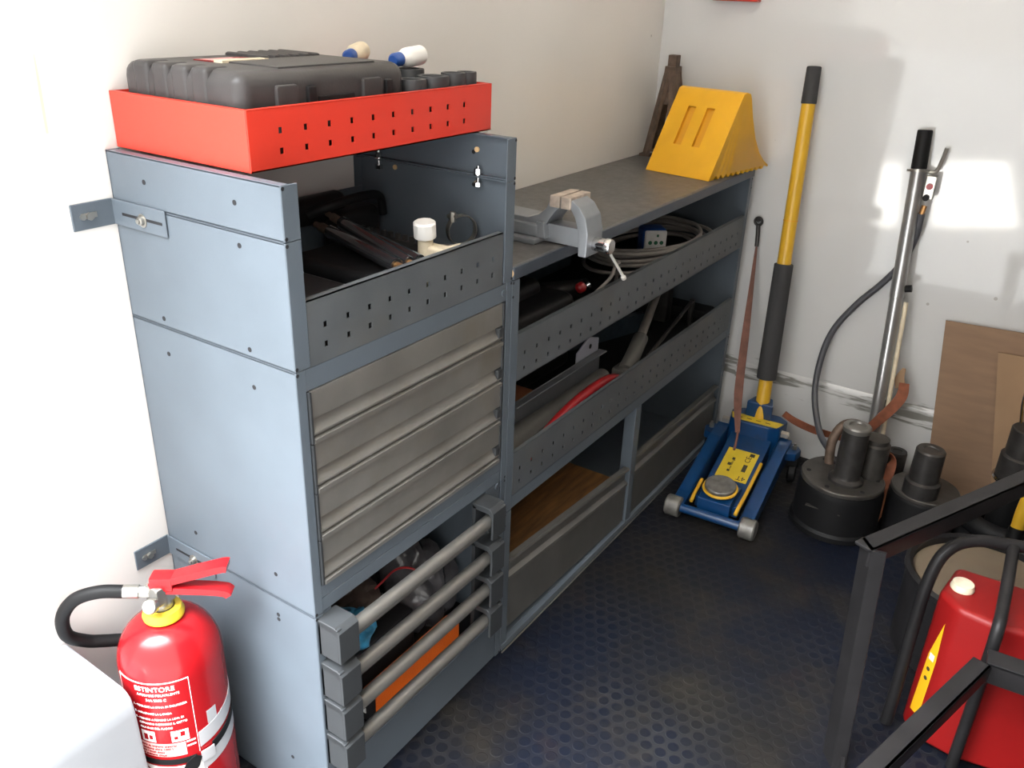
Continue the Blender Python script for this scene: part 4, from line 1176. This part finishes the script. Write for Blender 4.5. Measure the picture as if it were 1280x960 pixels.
for s, l_ in ((-1, 0.09), (1, 0.21)):
    m = MB(); m.tube([(s * 0.062, -0.002, 0.050), (s * 0.063, 0.03, 0.062), (s * 0.064, 0.07, 0.070), (s * 0.065, l_, 0.066 + 0.28 * max(0, l_ - 0.07))], 0.0052, seg=10)
    tag(m.build('spring_rod', 'yellow_tube', jk), 'worn yellow rod')
# handle (in local coordinates of the jack)
inv = (Matrix.Translation((0.532, 1.262, 0)) @ Matrix.Rotation(JR, 4, 'Z')).inverted()
h0, h1 = V((0.514, 1.645, 0.150)), V((0.462, 1.766, 1.150))
hp = lambda s: inv @ (h0 + (h1 - h0) * s)
m = MB(); m.cyl(hp(0.0), hp(0.915), 0.0205, 0.0185, seg=24); hn = m.build('handle', 'yellow_tube', jk)
m = MB(); m.cyl(hp(0.135), hp(0.475), 0.0285, 0.0265, seg=24, bev=0.003); tag(m.build('foam_sleeve', 'foam', hn), 'black foam sleeve')
m = MB(); m.cyl(hp(0.905), hp(1.0), 0.0205, 0.0190, seg=24, bev=0.003); tag(m.build('grip', 'foam', hn), 'black rubber grip')
m = MB(); m.cyl(hp(0.595), hp(0.598), 0.0203, seg=24); m.build('joint_ring', 'yellow_dark', hn)

# ------------------------------------------------------------------ straps
sp = thing('hanging_strap', (0.37, 1.79, 0.45), 'brown webbing strap hanging from a wall hook in front of the jack handle', 'strap')
m = MB(); m.ribbon([(0.381, 1.775, 0.640), (0.395, 1.74, 0.55), (0.425, 1.66, 0.40), (0.462, 1.56, 0.26), (0.500, 1.485, 0.175)], [(1, 0.1, 0)] * 5, [0.005, 0.012, 0.022, 0.025, 0.012], 0.003)
m.build('webbing', 'strap_dark', sp)
m = MB()
pts = [V((0.372, 1.786, 0.712)) + 0.011 * V((cos(a), 0, sin(a))) for a in [2 * pi * k / 16 for k in range(17)]]
m.tube(pts, 0.004, seg=8, smooth=0, cap=False); m.tube([(0.373, 1.785, 0.700), (0.377, 1.782, 0.675), (0.381, 1.776, 0.640)], 0.006, seg=10); m.cyl((0.372, 1.8, 0.716), (0.372, 1.78, 0.716), 0.005, seg=10)
tag(m.build('hook', 'darksteel', sp), 'dark steel hook')
m = MB(); m.tube([(0.500, 1.487, 0.178), (0.506, 1.465, 0.150), (0.508, 1.450, 0.137)], 0.0035, seg=8); tag(m.build('end_loop', 'strap_dark', sp), 'thin end of the strap')
s2 = thing('ratchet_strap', (0.72, 1.68, 0.17), 'orange brown ratchet strap tied round the foot of the steel tube', 'strap')
m = MB()
m.ribbon([(0.585, 1.625, 0.207), (0.62, 1.63, 0.190), (0.67, 1.66, 0.165), (0.715, 1.69, 0.150), (0.76, 1.685, 0.155), (0.800, 1.660, 0.195), (0.845, 1.665, 0.265), (0.872, 1.70, 0.315), (0.868, 1.735, 0.345)], [(0, -0.3, 1)] * 5 + [(-0.5, -0.1, 0.8), (-0.7, 0, 0.6), (-0.8, 0, 0.4), (-0.9, 0, 0.1)], [0.024, 0.024, 0.024, 0.022, 0.020, 0.024, 0.028, 0.030, 0.026], 0.003)
m.build('webbing', 'strap', s2)
m = MB(); m.ribbon([(0.862, 1.735, 0.330), (0.853, 1.74, 0.355), (0.858, 1.745, 0.385)], (1, 0, 0.2), [0.030, 0.024, 0.008], 0.003); tag(m.build('frayed_end', 'card_light', s2), 'pale frayed end')
m = MB(); m.ribbon([(0.800, 1.64, 0.165), (0.845, 1.66, 0.172), (0.893, 1.628, 0.168), (0.902, 1.590, 0.150), (0.899, 1.555, 0.085), (0.905, 1.530, 0.012)], [(0, -.3, 1), (0, -.3, 1), (0, -1, 1), (1, 0.2, 0), (1, 0.2, 0), (1, 0.2, 0)], 0.026, 0.003); m.build('loose_tail', 'strap', s2)

# ------------------------------------------------------------------ hydraulic pot jack and accessories
pj = thing('hydraulic_jack', (0.805, 1.472, 0), 'low black cylindrical hydraulic jack with piston, beside the trolley jack', 'jack')
cx, cy = 0.805, 1.472
m = MB(); m.lathe([(0, 0), (0.112, 0), (0.118, 0.004), (0.118, 0.018), (0.112, 0.026), (0.1105, 0.120), (0.105, 0.136), (0, 0.136)], (cx, cy, 0), seg=48); m.mi = 1
m.box((cx - 0.06, cy - 0.108, 0.088), (cx + 0.03, cy - 0.098, 0.091))
m.build('pot', ['rubber', 'cylsteel'], pj)
m = MB(); m.lathe([(0, 0.1362), (0.104, 0.1362), (0.108, 0.139), (0.108, 0.147), (0.105, 0.150), (0, 0.150)], (cx, cy, 0), seg=48); m.mi = 1
for k in range(6):
    a = 2 * pi * k / 6 + 0.3
    m.cyl((cx + 0.088 * cos(a), cy + 0.088 * sin(a), 0.1495), (cx + 0.088 * cos(a), cy + 0.088 * sin(a), 0.1512), 0.006, seg=12)
tag(m.build('top_plate', ['cylsteel', 'hole'], pj), 'grey steel top plate')
m = MB(); m.lathe([(0, 0.150), (0.045, 0.150), (0.045, 0.158), (0.036, 0.164), (0.034, 0.170), (0.034, 0.300), (0, 0.300)], (cx + 0.012, cy - 0.022, 0), seg=32)
pn = m.build('piston', 'darksteel', pj)
m = MB(); m.lathe([(0, 0.3002), (0.0345, 0.3002), (0.036, 0.303), (0.036, 0.312), (0.033, 0.316), (0.022, 0.316), (0.020, 0.311), (0, 0.311)], (cx + 0.012, cy - 0.022, 0), seg=32); tag(m.build('piston_head', 'bar', pn), 'bright piston head')
m = MB(); m.lathe([(0, 0.150), (0.036, 0.150), (0.036, 0.245), (0.031, 0.250), (0.031, 0.262), (0, 0.262)], (cx + 0.057, cy + 0.050, 0), seg=28); m.build('pump_cylinder', 'cylsteel', pj)
m = MB(); m.tube([(cx - 0.050, cy + 0.045, 0.150), (cx - 0.055, cy + 0.055, 0.215), (cx - 0.035, cy + 0.075, 0.262), (cx + 0.01, cy + 0.09, 0.262), (cx + 0.03, cy + 0.09, 0.20), (cx + 0.03, cy + 0.085, 0.150)], 0.013, seg=12); m.build('frame_loop', 'rust', pj)
# long control tube leaning on the wall
tb = thing('jack_control_tube', (0.83, 1.66, 0.0), 'long galvanised steel tube with black grip and hose leaning on the end wall', 'handle')
a, b = V((0.838, 1.672, 0.0)), V((0.772, 1.772, 0.925))
tp = lambda s: a + (b - a) * s
m = MB(); m.cyl(tp(0), tp(0.63), 0.0165, seg=24); m.cyl(tp(0.63), tp(1.0), 0.0185, seg=24, bev=0.002); m.build('tube', 'tubesteel', tb)
m = MB(); m.cyl(tp(0.995), tp(1.10), 0.0195, 0.0185, seg=24, bev=0.003); tag(m.build('grip', 'rubber', tb), 'black rubber grip')
m = MB(); m.lathe([(0, 0), (0.028, 0), (0.028, 0.005), (0, 0.005)], tp(0.988), b - a, 24)
m.tube([tp(0.99) + V((0.018, 0.0, 0)), tp(0.99) + V((0.042, 0.0, 0.004)), tp(1.0) + V((0.052, 0, 0.03)), tp(1.0) + V((0.055, 0, 0.055))], 0.005, seg=10)
m.build('trigger', 'zinc', tb)
m = MB(); m.box(tp(0.93) + V((0.020, -0.012, -0.012)), tp(0.93) + V((0.048, 0.004, 0.050)), bev=0.004); vb = m.build('valve_block', 'zinc', tb)
m = MB(); m.cyl(tp(0.955) + V((0.036, -0.020, 0.0)), tp(0.955) + V((0.036, -0.010, 0.0)), 0.008, seg=16); tag(m.build('red_button', 'redhose', vb), 'red button')
m = MB(); m.cyl(tp(0.93) + V((0.032, -0.020, -0.006)), tp(0.93) + V((0.032, -0.010, -0.006)), 0.008, seg=16); tag(m.build('black_button', 'rubber', vb), 'black button')
m = MB(); m.cyl(tp(0.90) + V((0.030, -0.004, 0.0)), tp(0.875) + V((0.026, -0.004, 0.0)), 0.007, seg=10); tag(m.build('hose_fitting', 'brass', vb), 'brass fitting')
m = MB()
m.tube([tp(0.878) + V((0.026, -0.004, 0.0)), (0.803, 1.768, 0.74), (0.780, 1.776, 0.66), (0.745, 1.779, 0.60), (0.690, 1.778, 0.525), (0.645, 1.770, 0.44), (0.630, 1.755, 0.35), (0.640, 1.720, 0.25), (0.690, 1.640, 0.175), (0.745, 1.555, 0.165), (0.765, 1.520, 0.150)], 0.0092, seg=14)
m.build('hose', 'hose', tb)
m = MB(); m.cyl(tp(0.05) + V((0.026, 0.0, 0.0)), tp(0.62) + V((0.026, 0.004, 0.0)), 0.006, seg=12); tag(m.build('thin_rod', 'cream', tb), 'thin yellowish rod')
m = MB(); m.cyl(tp(0.66) + V((0.018, 0, 0)), tp(0.66) + V((0.034, 0, 0.004)), 0.010, seg=14); m.build('clip', 'rubber', tb)

def spacer(name, x, y, z, r, h, mk, label, top='bar'):
    t = thing(name, (x, y, z), label, 'cylinder', local=True)
    m = MB(); m.lathe([(0, 0), (r, 0), (r, h * 0.55), (r * 0.97, h * 0.56), (r * 0.97, h - 0.006), (0, h - 0.006)], (0, 0, 0), seg=32); m.build('barrel', mk, t)
    m = MB(); m.lathe([(0, h - 0.0058), (r * 0.97, h - 0.0058), (r * 0.9, h), (r * 0.5, h), (r * 0.45, h - 0.003), (0, h - 0.003)], (0, 0, 0), seg=32); tag(m.build('end_face', top, t), 'lighter machined end face')
    return t
p2 = thing('hydraulic_jack', (1.0, 1.56, 0), 'second low black cylindrical jack, partly behind the black steel rack', 'jack')
m = MB(); m.lathe([(0, 0), (0.092, 0), (0.092, 0.02), (0.088, 0.026), (0.087, 0.120), (0.082, 0.128), (0, 0.128)], (1.0, 1.56, 0), seg=48); m.build('pot', 'rubber', p2)
m = MB(); m.lathe([(0, 0.1282), (0.084, 0.1282), (0.086, 0.131), (0.086, 0.138), (0.083, 0.141), (0, 0.141)], (1.0, 1.56, 0), seg=48); tag(m.build('top_plate', 'cylsteel', p2), 'grey steel top plate')
m = MB(); m.lathe([(0, 0.141), (0.044, 0.141), (0.044, 0.18), (0.037, 0.185), (0.036, 0.268), (0, 0.268)], (0.992, 1.520, 0), seg=32); pn = m.build('piston', 'darksteel', p2)
m = MB(); m.lathe([(0, 0.2682), (0.0362, 0.2682), (0.033, 0.273), (0.020, 0.273), (0.018, 0.269), (0, 0.269)], (0.992, 1.520, 0), seg=32); tag(m.build('piston_head', 'cylsteel', pn), 'lighter end face')
je = spacer('jack_extension', 0.900, 1.680, 0.0, 0.028, 0.165, 'darksteel', 'small dark steel cylinder standing between the two low jacks', 'darksteel')
m = MB(); m.cyl((0.024, -0.020, 0.085), (0.033, -0.027, 0.085), 0.007, seg=12); tag(m.build('plug_screw', 'chrome', je), 'bright screw')

# black coiled hose / tyre on the floor by the cardboard
m = MB()
for k, (rr, zz, mr) in enumerate(((0.080, 0.026, 0.026), (0.079, 0.077, 0.025))):
    pts = [(1.190 + rr * cos(a), 1.620 + rr * sin(a), zz) for a in [2 * pi * q / 40 for q in range(41)]]
    m.tube(pts, mr, seg=16, smooth=0, cap=False)
tag(m.build('hose_coil', 'rubber', origin=(1.190, 1.620, 0)), 'thick black hose coil lying on the floor before the cardboard', 'hose')
rm = thing('hydraulic_ram', (1.190, 1.620, 0), 'dark steel ram with chrome rim standing inside the black hose coil', 'ram')
m = MB(); m.lathe([(0, 0), (0.040, 0), (0.040, 0.205), (0, 0.205)], (1.190, 1.620, 0), seg=32); m.build('lower_barrel', 'rubber', rm)
m = MB(); m.lathe([(0, 0.2052), (0.053, 0.2052), (0.055, 0.210), (0.053, 0.215), (0, 0.215)], (1.190, 1.620, 0), seg=32); tag(m.build('rim', 'chrome', rm), 'chrome rim')
m = MB(); m.lathe([(0, 0.2152), (0.049, 0.2152), (0.049, 0.275), (0.042, 0.280), (0.042, 0.350), (0.039, 0.353), (0, 0.353)], (1.190, 1.620, 0), seg=32); m.build('upper_barrel', 'darksteel', rm)
m = MB(); m.tube([(1.165, 1.645, 0.350), (1.155, 1.66, 0.41), (1.162, 1.67, 0.468), (1.200, 1.67, 0.475), (1.235, 1.67, 0.470), (1.240, 1.66, 0.41), (1.218, 1.645, 0.350)], 0.0035, seg=8, smooth=4); tag(m.build('bail_handle', 'chrome', rm), 'bright wire bail')
yb = thing('pry_bar', (1.25, 1.60, 0), 'yellow and black bar standing at the right edge beside the ram', 'bar')
m = MB(); m.tube([(1.225, 1.505, 0.13), (1.226, 1.510, 0.20), (1.240, 1.525, 0.30), (1.262, 1.545, 0.40), (1.280, 1.565, 0.48)], 0.016, seg=14); m.build('yellow_arm', 'yellow_tube', yb)
m = MB(); m.tube([(1.2295, 1.513, 0.225), (1.236, 1.521, 0.275)], 0.022, seg=14, smooth=0); tag(m.build('black_clamp', 'rubber', yb), 'black clamp')
m = MB(); m.cyl((1.222, 1.470, 0.0), (1.225, 1.505, 0.135), 0.018, seg=16); tag(m.build('black_foot', 'rubber', yb), 'black foot')

# cardboard
def sheet(pts4, th, mk, name, label):
    m = MB()
    t = bmesh.new()
    P = [V(p) for p in pts4]
    nn = (P[1] - P[0]).cross(P[3] - P[0]).normalized() * th
    fa = [t.verts.new(p) for p in P]; fb = [t.verts.new(p + nn) for p in P]
    t.faces.new(fa); t.faces.new(fb[::-1])
    for i in range(4):
        t.faces.new((fa[i], fb[i], fb[(i + 1) % 4], fa[(i + 1) % 4]))
    bmesh.ops.recalc_face_normals(t, faces=t.faces[:])
    m._take(t)
    return tag(m.build(name, mk, origin=P[0]), label, 'cardboard')
sheet([(0.990, 1.755, 0.002), (1.520, 1.755, 0.002), (1.500, 1.785, 0.560), (0.925, 1.785, 0.533)], 0.004, 'card', 'cardboard_sheet', 'large brown cardboard sheet leaning on the end wall')
sheet([(1.165, 1.738, 0.004), (1.500, 1.738, 0.004), (1.460, 1.766, 0.500), (1.068, 1.766, 0.482)], 0.004, 'card_light', 'cardboard_sheet', 'smaller paler cardboard flap in front of the large sheet')

# ------------------------------------------------------------------ black drum, red machine, angle frame on the right
dm = thing('drum', (1.190, 1.118, 0), 'round black drum with tan lid behind the red machine', 'drum')
m = MB(); m.lathe([(0, 0), (0.150, 0), (0.156, 0.006), (0.160, 0.190), (0.166, 0.196), (0.166, 0.206), (0.158, 0.212), (0.150, 0.206), (0.150, 0.180), (0, 0.180)], (1.190, 1.118, 0), seg=56); m.build('shell', 'framemetal', dm)
m = MB(); m.lathe([(0, 0.1802), (0.1495, 0.1802), (0.1495, 0.190), (0.130, 0.193), (0, 0.193)], (1.190, 1.118, 0), seg=56); tag(m.build('lid', 'tan', dm), 'tan lid')

rd = thing('power_pack', (1.26, 0.85, 0), 'red power pack with yellow label inside black tube cage', 'machine')
m = MB()
foot = [(1.113, 0.812), (1.150, 0.776), (1.215, 0.766), (1.400, 0.800), (1.400, 0.925), (1.128, 0.915)]
m.prism(foot, 'z', 0.012, 0.335, bev=0.012, seg=3)
m.build('housing', 'machine_red', rd)
m = MB()
e0, e1 = V((1.116, 0.8095, 0)), V((1.147, 0.7790, 0))
dd = (e1 - e0).normalized(); nn = V((-0.70, -0.714, 0))
def lp(u, z):
    return e0 + dd * u + nn * 0.0006 + V((0, 0, z))
t = bmesh.new()
q = [(0.010, 0.06), (0.034, 0.06), (0.036, 0.20), (0.030, 0.285), (0.014, 0.20)]
fa = [t.verts.new(lp(*u)) for u in q]; fb = [t.verts.new(lp(*u) - nn * 0.002) for u in q]
t.faces.new(fa); t.faces.new(fb[::-1])
for i in range(len(q)):
    t.faces.new((fa[i], fb[i], fb[(i + 1) % len(q)], fa[(i + 1) % len(q)]))
bmesh.ops.recalc_face_normals(t, faces=t.faces[:])
m._take(t); m.mi = 1
for z in (0.150, 0.172):
    m.cyl(lp(0.024, z), lp(0.024, z) + nn * 0.0004, 0.0045, seg=10)
m.mi = 2
m.box((-0.006, -0.0003, -0.007), (0.006, 0.0003, 0.007), mtx=Matrix.Translation(lp(0.024, 0.20)) @ Matrix.Rotation(atan2(dd.y, dd.x), 4, 'Z'))
tag(m.build('side_label', ['yellow', 'ink', 'paper'], rd), 'yellow warning label')
m = MB(); m.lathe([(0, 0), (0.020, 0), (0.021, 0.003), (0.018, 0.013), (0, 0.015)], (1.146, 0.842, 0.335), seg=24); tag(m.build('filler_cap', 'cream', rd), 'pale filler cap')
m = MB(); m.tube([(1.090, 0.790, 0.012), (1.090, 0.805, 0.10), (1.088, 0.825, 0.22), (1.090, 0.842, 0.33), (1.104, 0.868, 0.385), (1.140, 0.905, 0.402), (1.200, 0.935, 0.402), (1.30, 0.96, 0.402), (1.40, 0.985, 0.38), (1.43, 0.99, 0.2), (1.43, 0.99, 0.012)], 0.0115, seg=16)
m.tube([(1.206, 0.925, 0.402), (1.212, 0.80, 0.372), (1.214, 0.725, 0.345), (1.216, 0.745, 0.20), (1.216, 0.748, 0.012)], 0.0105, seg=16)
tag(m.build('tube_cage', 'framemetal', rd), 'black tube cage')

fr = thing('metal_rack', (1.0, 0.64, 0), 'black steel angle rack in the right foreground', 'rack')
def angle_bar(p0, p1, up, side, w, th, name):
    """L section bar: one web along 'up', one along 'side'"""
    p0, p1 = V(p0), V(p1)
    d = (p1 - p0).normalized()
    u = (V(up) - d * V(up).dot(d)).normalized()
    s = (V(side) - d * V(side).dot(d) - u * V(side).dot(u)).normalized()
    L = (p1 - p0).length
    q = Matrix((d, s, u)).transposed().to_4x4()
    m = MB()
    m.box((0, 0, -w), (L, th, 0), bev=0.001, seg=1, mtx=Matrix.Translation(p0) @ q)
    m.box((0, 0, -th), (L, w, 0), bev=0.001, seg=1, mtx=Matrix.Translation(p0) @ q)
    return m.build(name, 'framemetal', fr)
dirv = V((sin(radians(25)), cos(radians(25)), 0)); sidev = V((-cos(radians(25)), sin(radians(25)), 0))
c0 = V((1.003, 0.640, 0.475))
angle_bar(c0, c0 + dirv * 0.80, (0, 0, 1), sidev, 0.034, 0.006, 'top_rail')
m = MB()
post_top, post_bot = c0 + V((0, 0, -0.0)), V((1.030, 0.620, 0.002))
m.prism([(0, 0), (0.022, 0.006), (0.022, 0.012), (0.004, 0.008), (-0.018, 0.034), (-0.024, 0.031)], 'z', 0, 1.0, bev=0.0)
for v in m.bm.verts:
    k = v.co.z
    base = post_bot * (1 - k) + post_top * k
    v.co = V((base.x + v.co.x, base.y + v.co.y, base.z))
m.build('post', 'framemetal', fr)
fend = c0 + dirv * 0.79
m = MB(); m.box((fend.x - 0.03, fend.y - 0.004, 0.002), (fend.x + 0.004, fend.y + 0.03, 0.474), bev=0.001); m.build('post', 'framemetal', fr)
l0, l1 = V((1.112, 0.300, 0.330)), V((1.2190, 0.655, 0.330))
dl = (l1 - l0).normalized()
angle_bar(l0, l1, (0, 0, 1), V((-dl.y, dl.x, 0)), 0.030, 0.006, 'low_rail')
angle_bar(l1 + V((-0.008, 0.006, -0.0005)), V((1.62, 0.690, 0.3295)), (0, 0, 1), (0, 1, 0), 0.040, 0.006, 'cross_rail')
m = MB(); m.box((1.098, 0.290, 0.002), (1.124, 0.320, 0.329), bev=0.001); m.build('post', 'framemetal', fr)
m = MB(); m.box((1.59, 0.688, 0.002), (1.625, 0.72, 0.329), bev=0.001); m.build('post', 'framemetal', fr)
m = MB()
aa, bb = V((1.045, 0.615, 0.03)), V((1.108, 0.318, 0.03))
m.ribbon([aa, bb], (0, 0, 1), 0.034, 0.006, smooth=1); m.build('base_rail', 'framemetal', fr)

# red box on the bulkhead, only its lower edge in view
m = MB(); m.box((0.150, 1.765, 1.300), (0.282, 1.7995, 1.40), bev=0.004)
tag(m.build('red_wall_box', 'red', origin=(0.225, 1.78, 1.306)), 'red box on the end wall cut by the top edge of the photo', 'box')

# ------------------------------------------------------------------ light: daylight through the open rear doors
SKY, SKY_LOW, SUN = 80.0, 0.05, 38.0
SKY_DIR, SKY_R = (-0.30, -0.10, 0.95), (0.60, 0.98)
w = bpy.data.worlds.new('sky')
SC.world = w
w.use_nodes = True
nt = w.node_tree
bg = nt.nodes['Background']
tc = nt.nodes.new('ShaderNodeTexCoord')
dp = nt.nodes.new('ShaderNodeVectorMath')
dp.operation = 'DOT_PRODUCT'
dp.inputs[1].default_value = V(SKY_DIR).normalized()
nt.links.new(tc.outputs['Generated'], dp.inputs[0])
rp = nt.nodes.new('ShaderNodeValToRGB')
rp.color_ramp.interpolation = 'EASE'
e0, e1 = rp.color_ramp.elements
e0.position, e0.color = 0.0, (SKY_LOW * 1.0, SKY_LOW * 0.97, SKY_LOW * 0.92, 1)
e1.position, e1.color = 1.0, (0.93, 0.97, 1.0, 1)
mr = nt.nodes.new('ShaderNodeMapRange')
mr.inputs['From Min'].default_value = SKY_R[0]
mr.inputs['From Max'].default_value = SKY_R[1]
nt.links.new(dp.outputs['Value'], mr.inputs['Value'])
nt.links.new(mr.outputs['Result'], rp.inputs['Fac'])
nt.links.new(rp.outputs['Color'], bg.inputs['Color'])
bg.inputs['Strength'].default_value = SKY
su = bpy.data.lights.new('sun', 'SUN')
su.energy = SUN
su.angle = radians(0.6)
su.color = (1.0, 0.95, 0.87)
so = bpy.data.objects.new('sun', su)
so.rotation_euler = V((-0.35, -0.75, -1.0)).to_track_quat('-Z', 'Y').to_euler()
so.location = (0, 0, 6)
COL.objects.link(so)

# ------------------------------------------------------------------ camera
P = [1.13525457, -0.690483072, 1.31236644, -0.576512322, 0.435216456, 0.0365364051, 1063.74939]
yaw, pit, rol = P[3:6]
fwd = V((sin(yaw) * cos(pit), cos(yaw) * cos(pit), -sin(pit)))
rgt = V((cos(yaw), -sin(yaw), 0))
upv = rgt.cross(fwd)
r2 = cos(rol) * rgt + sin(rol) * upv
u2 = -sin(rol) * rgt + cos(rol) * upv
cam = bpy.data.cameras.new('camera')
cam.sensor_width = 36.0
cam.lens = P[6] / 1280 * 36.0
cam.clip_start = 0.02
co = bpy.data.objects.new('camera', cam)
co.matrix_world = Matrix.Translation(P[:3]) @ Matrix((r2, u2, -fwd)).transposed().to_4x4()
COL.objects.link(co)
SC.camera = co

vs = SC.view_settings
vs.view_transform = 'Standard'
vs.look = 'None'
vs.gamma = 1.0
vs.use_curve_mapping = False
vs.exposure = 0.0
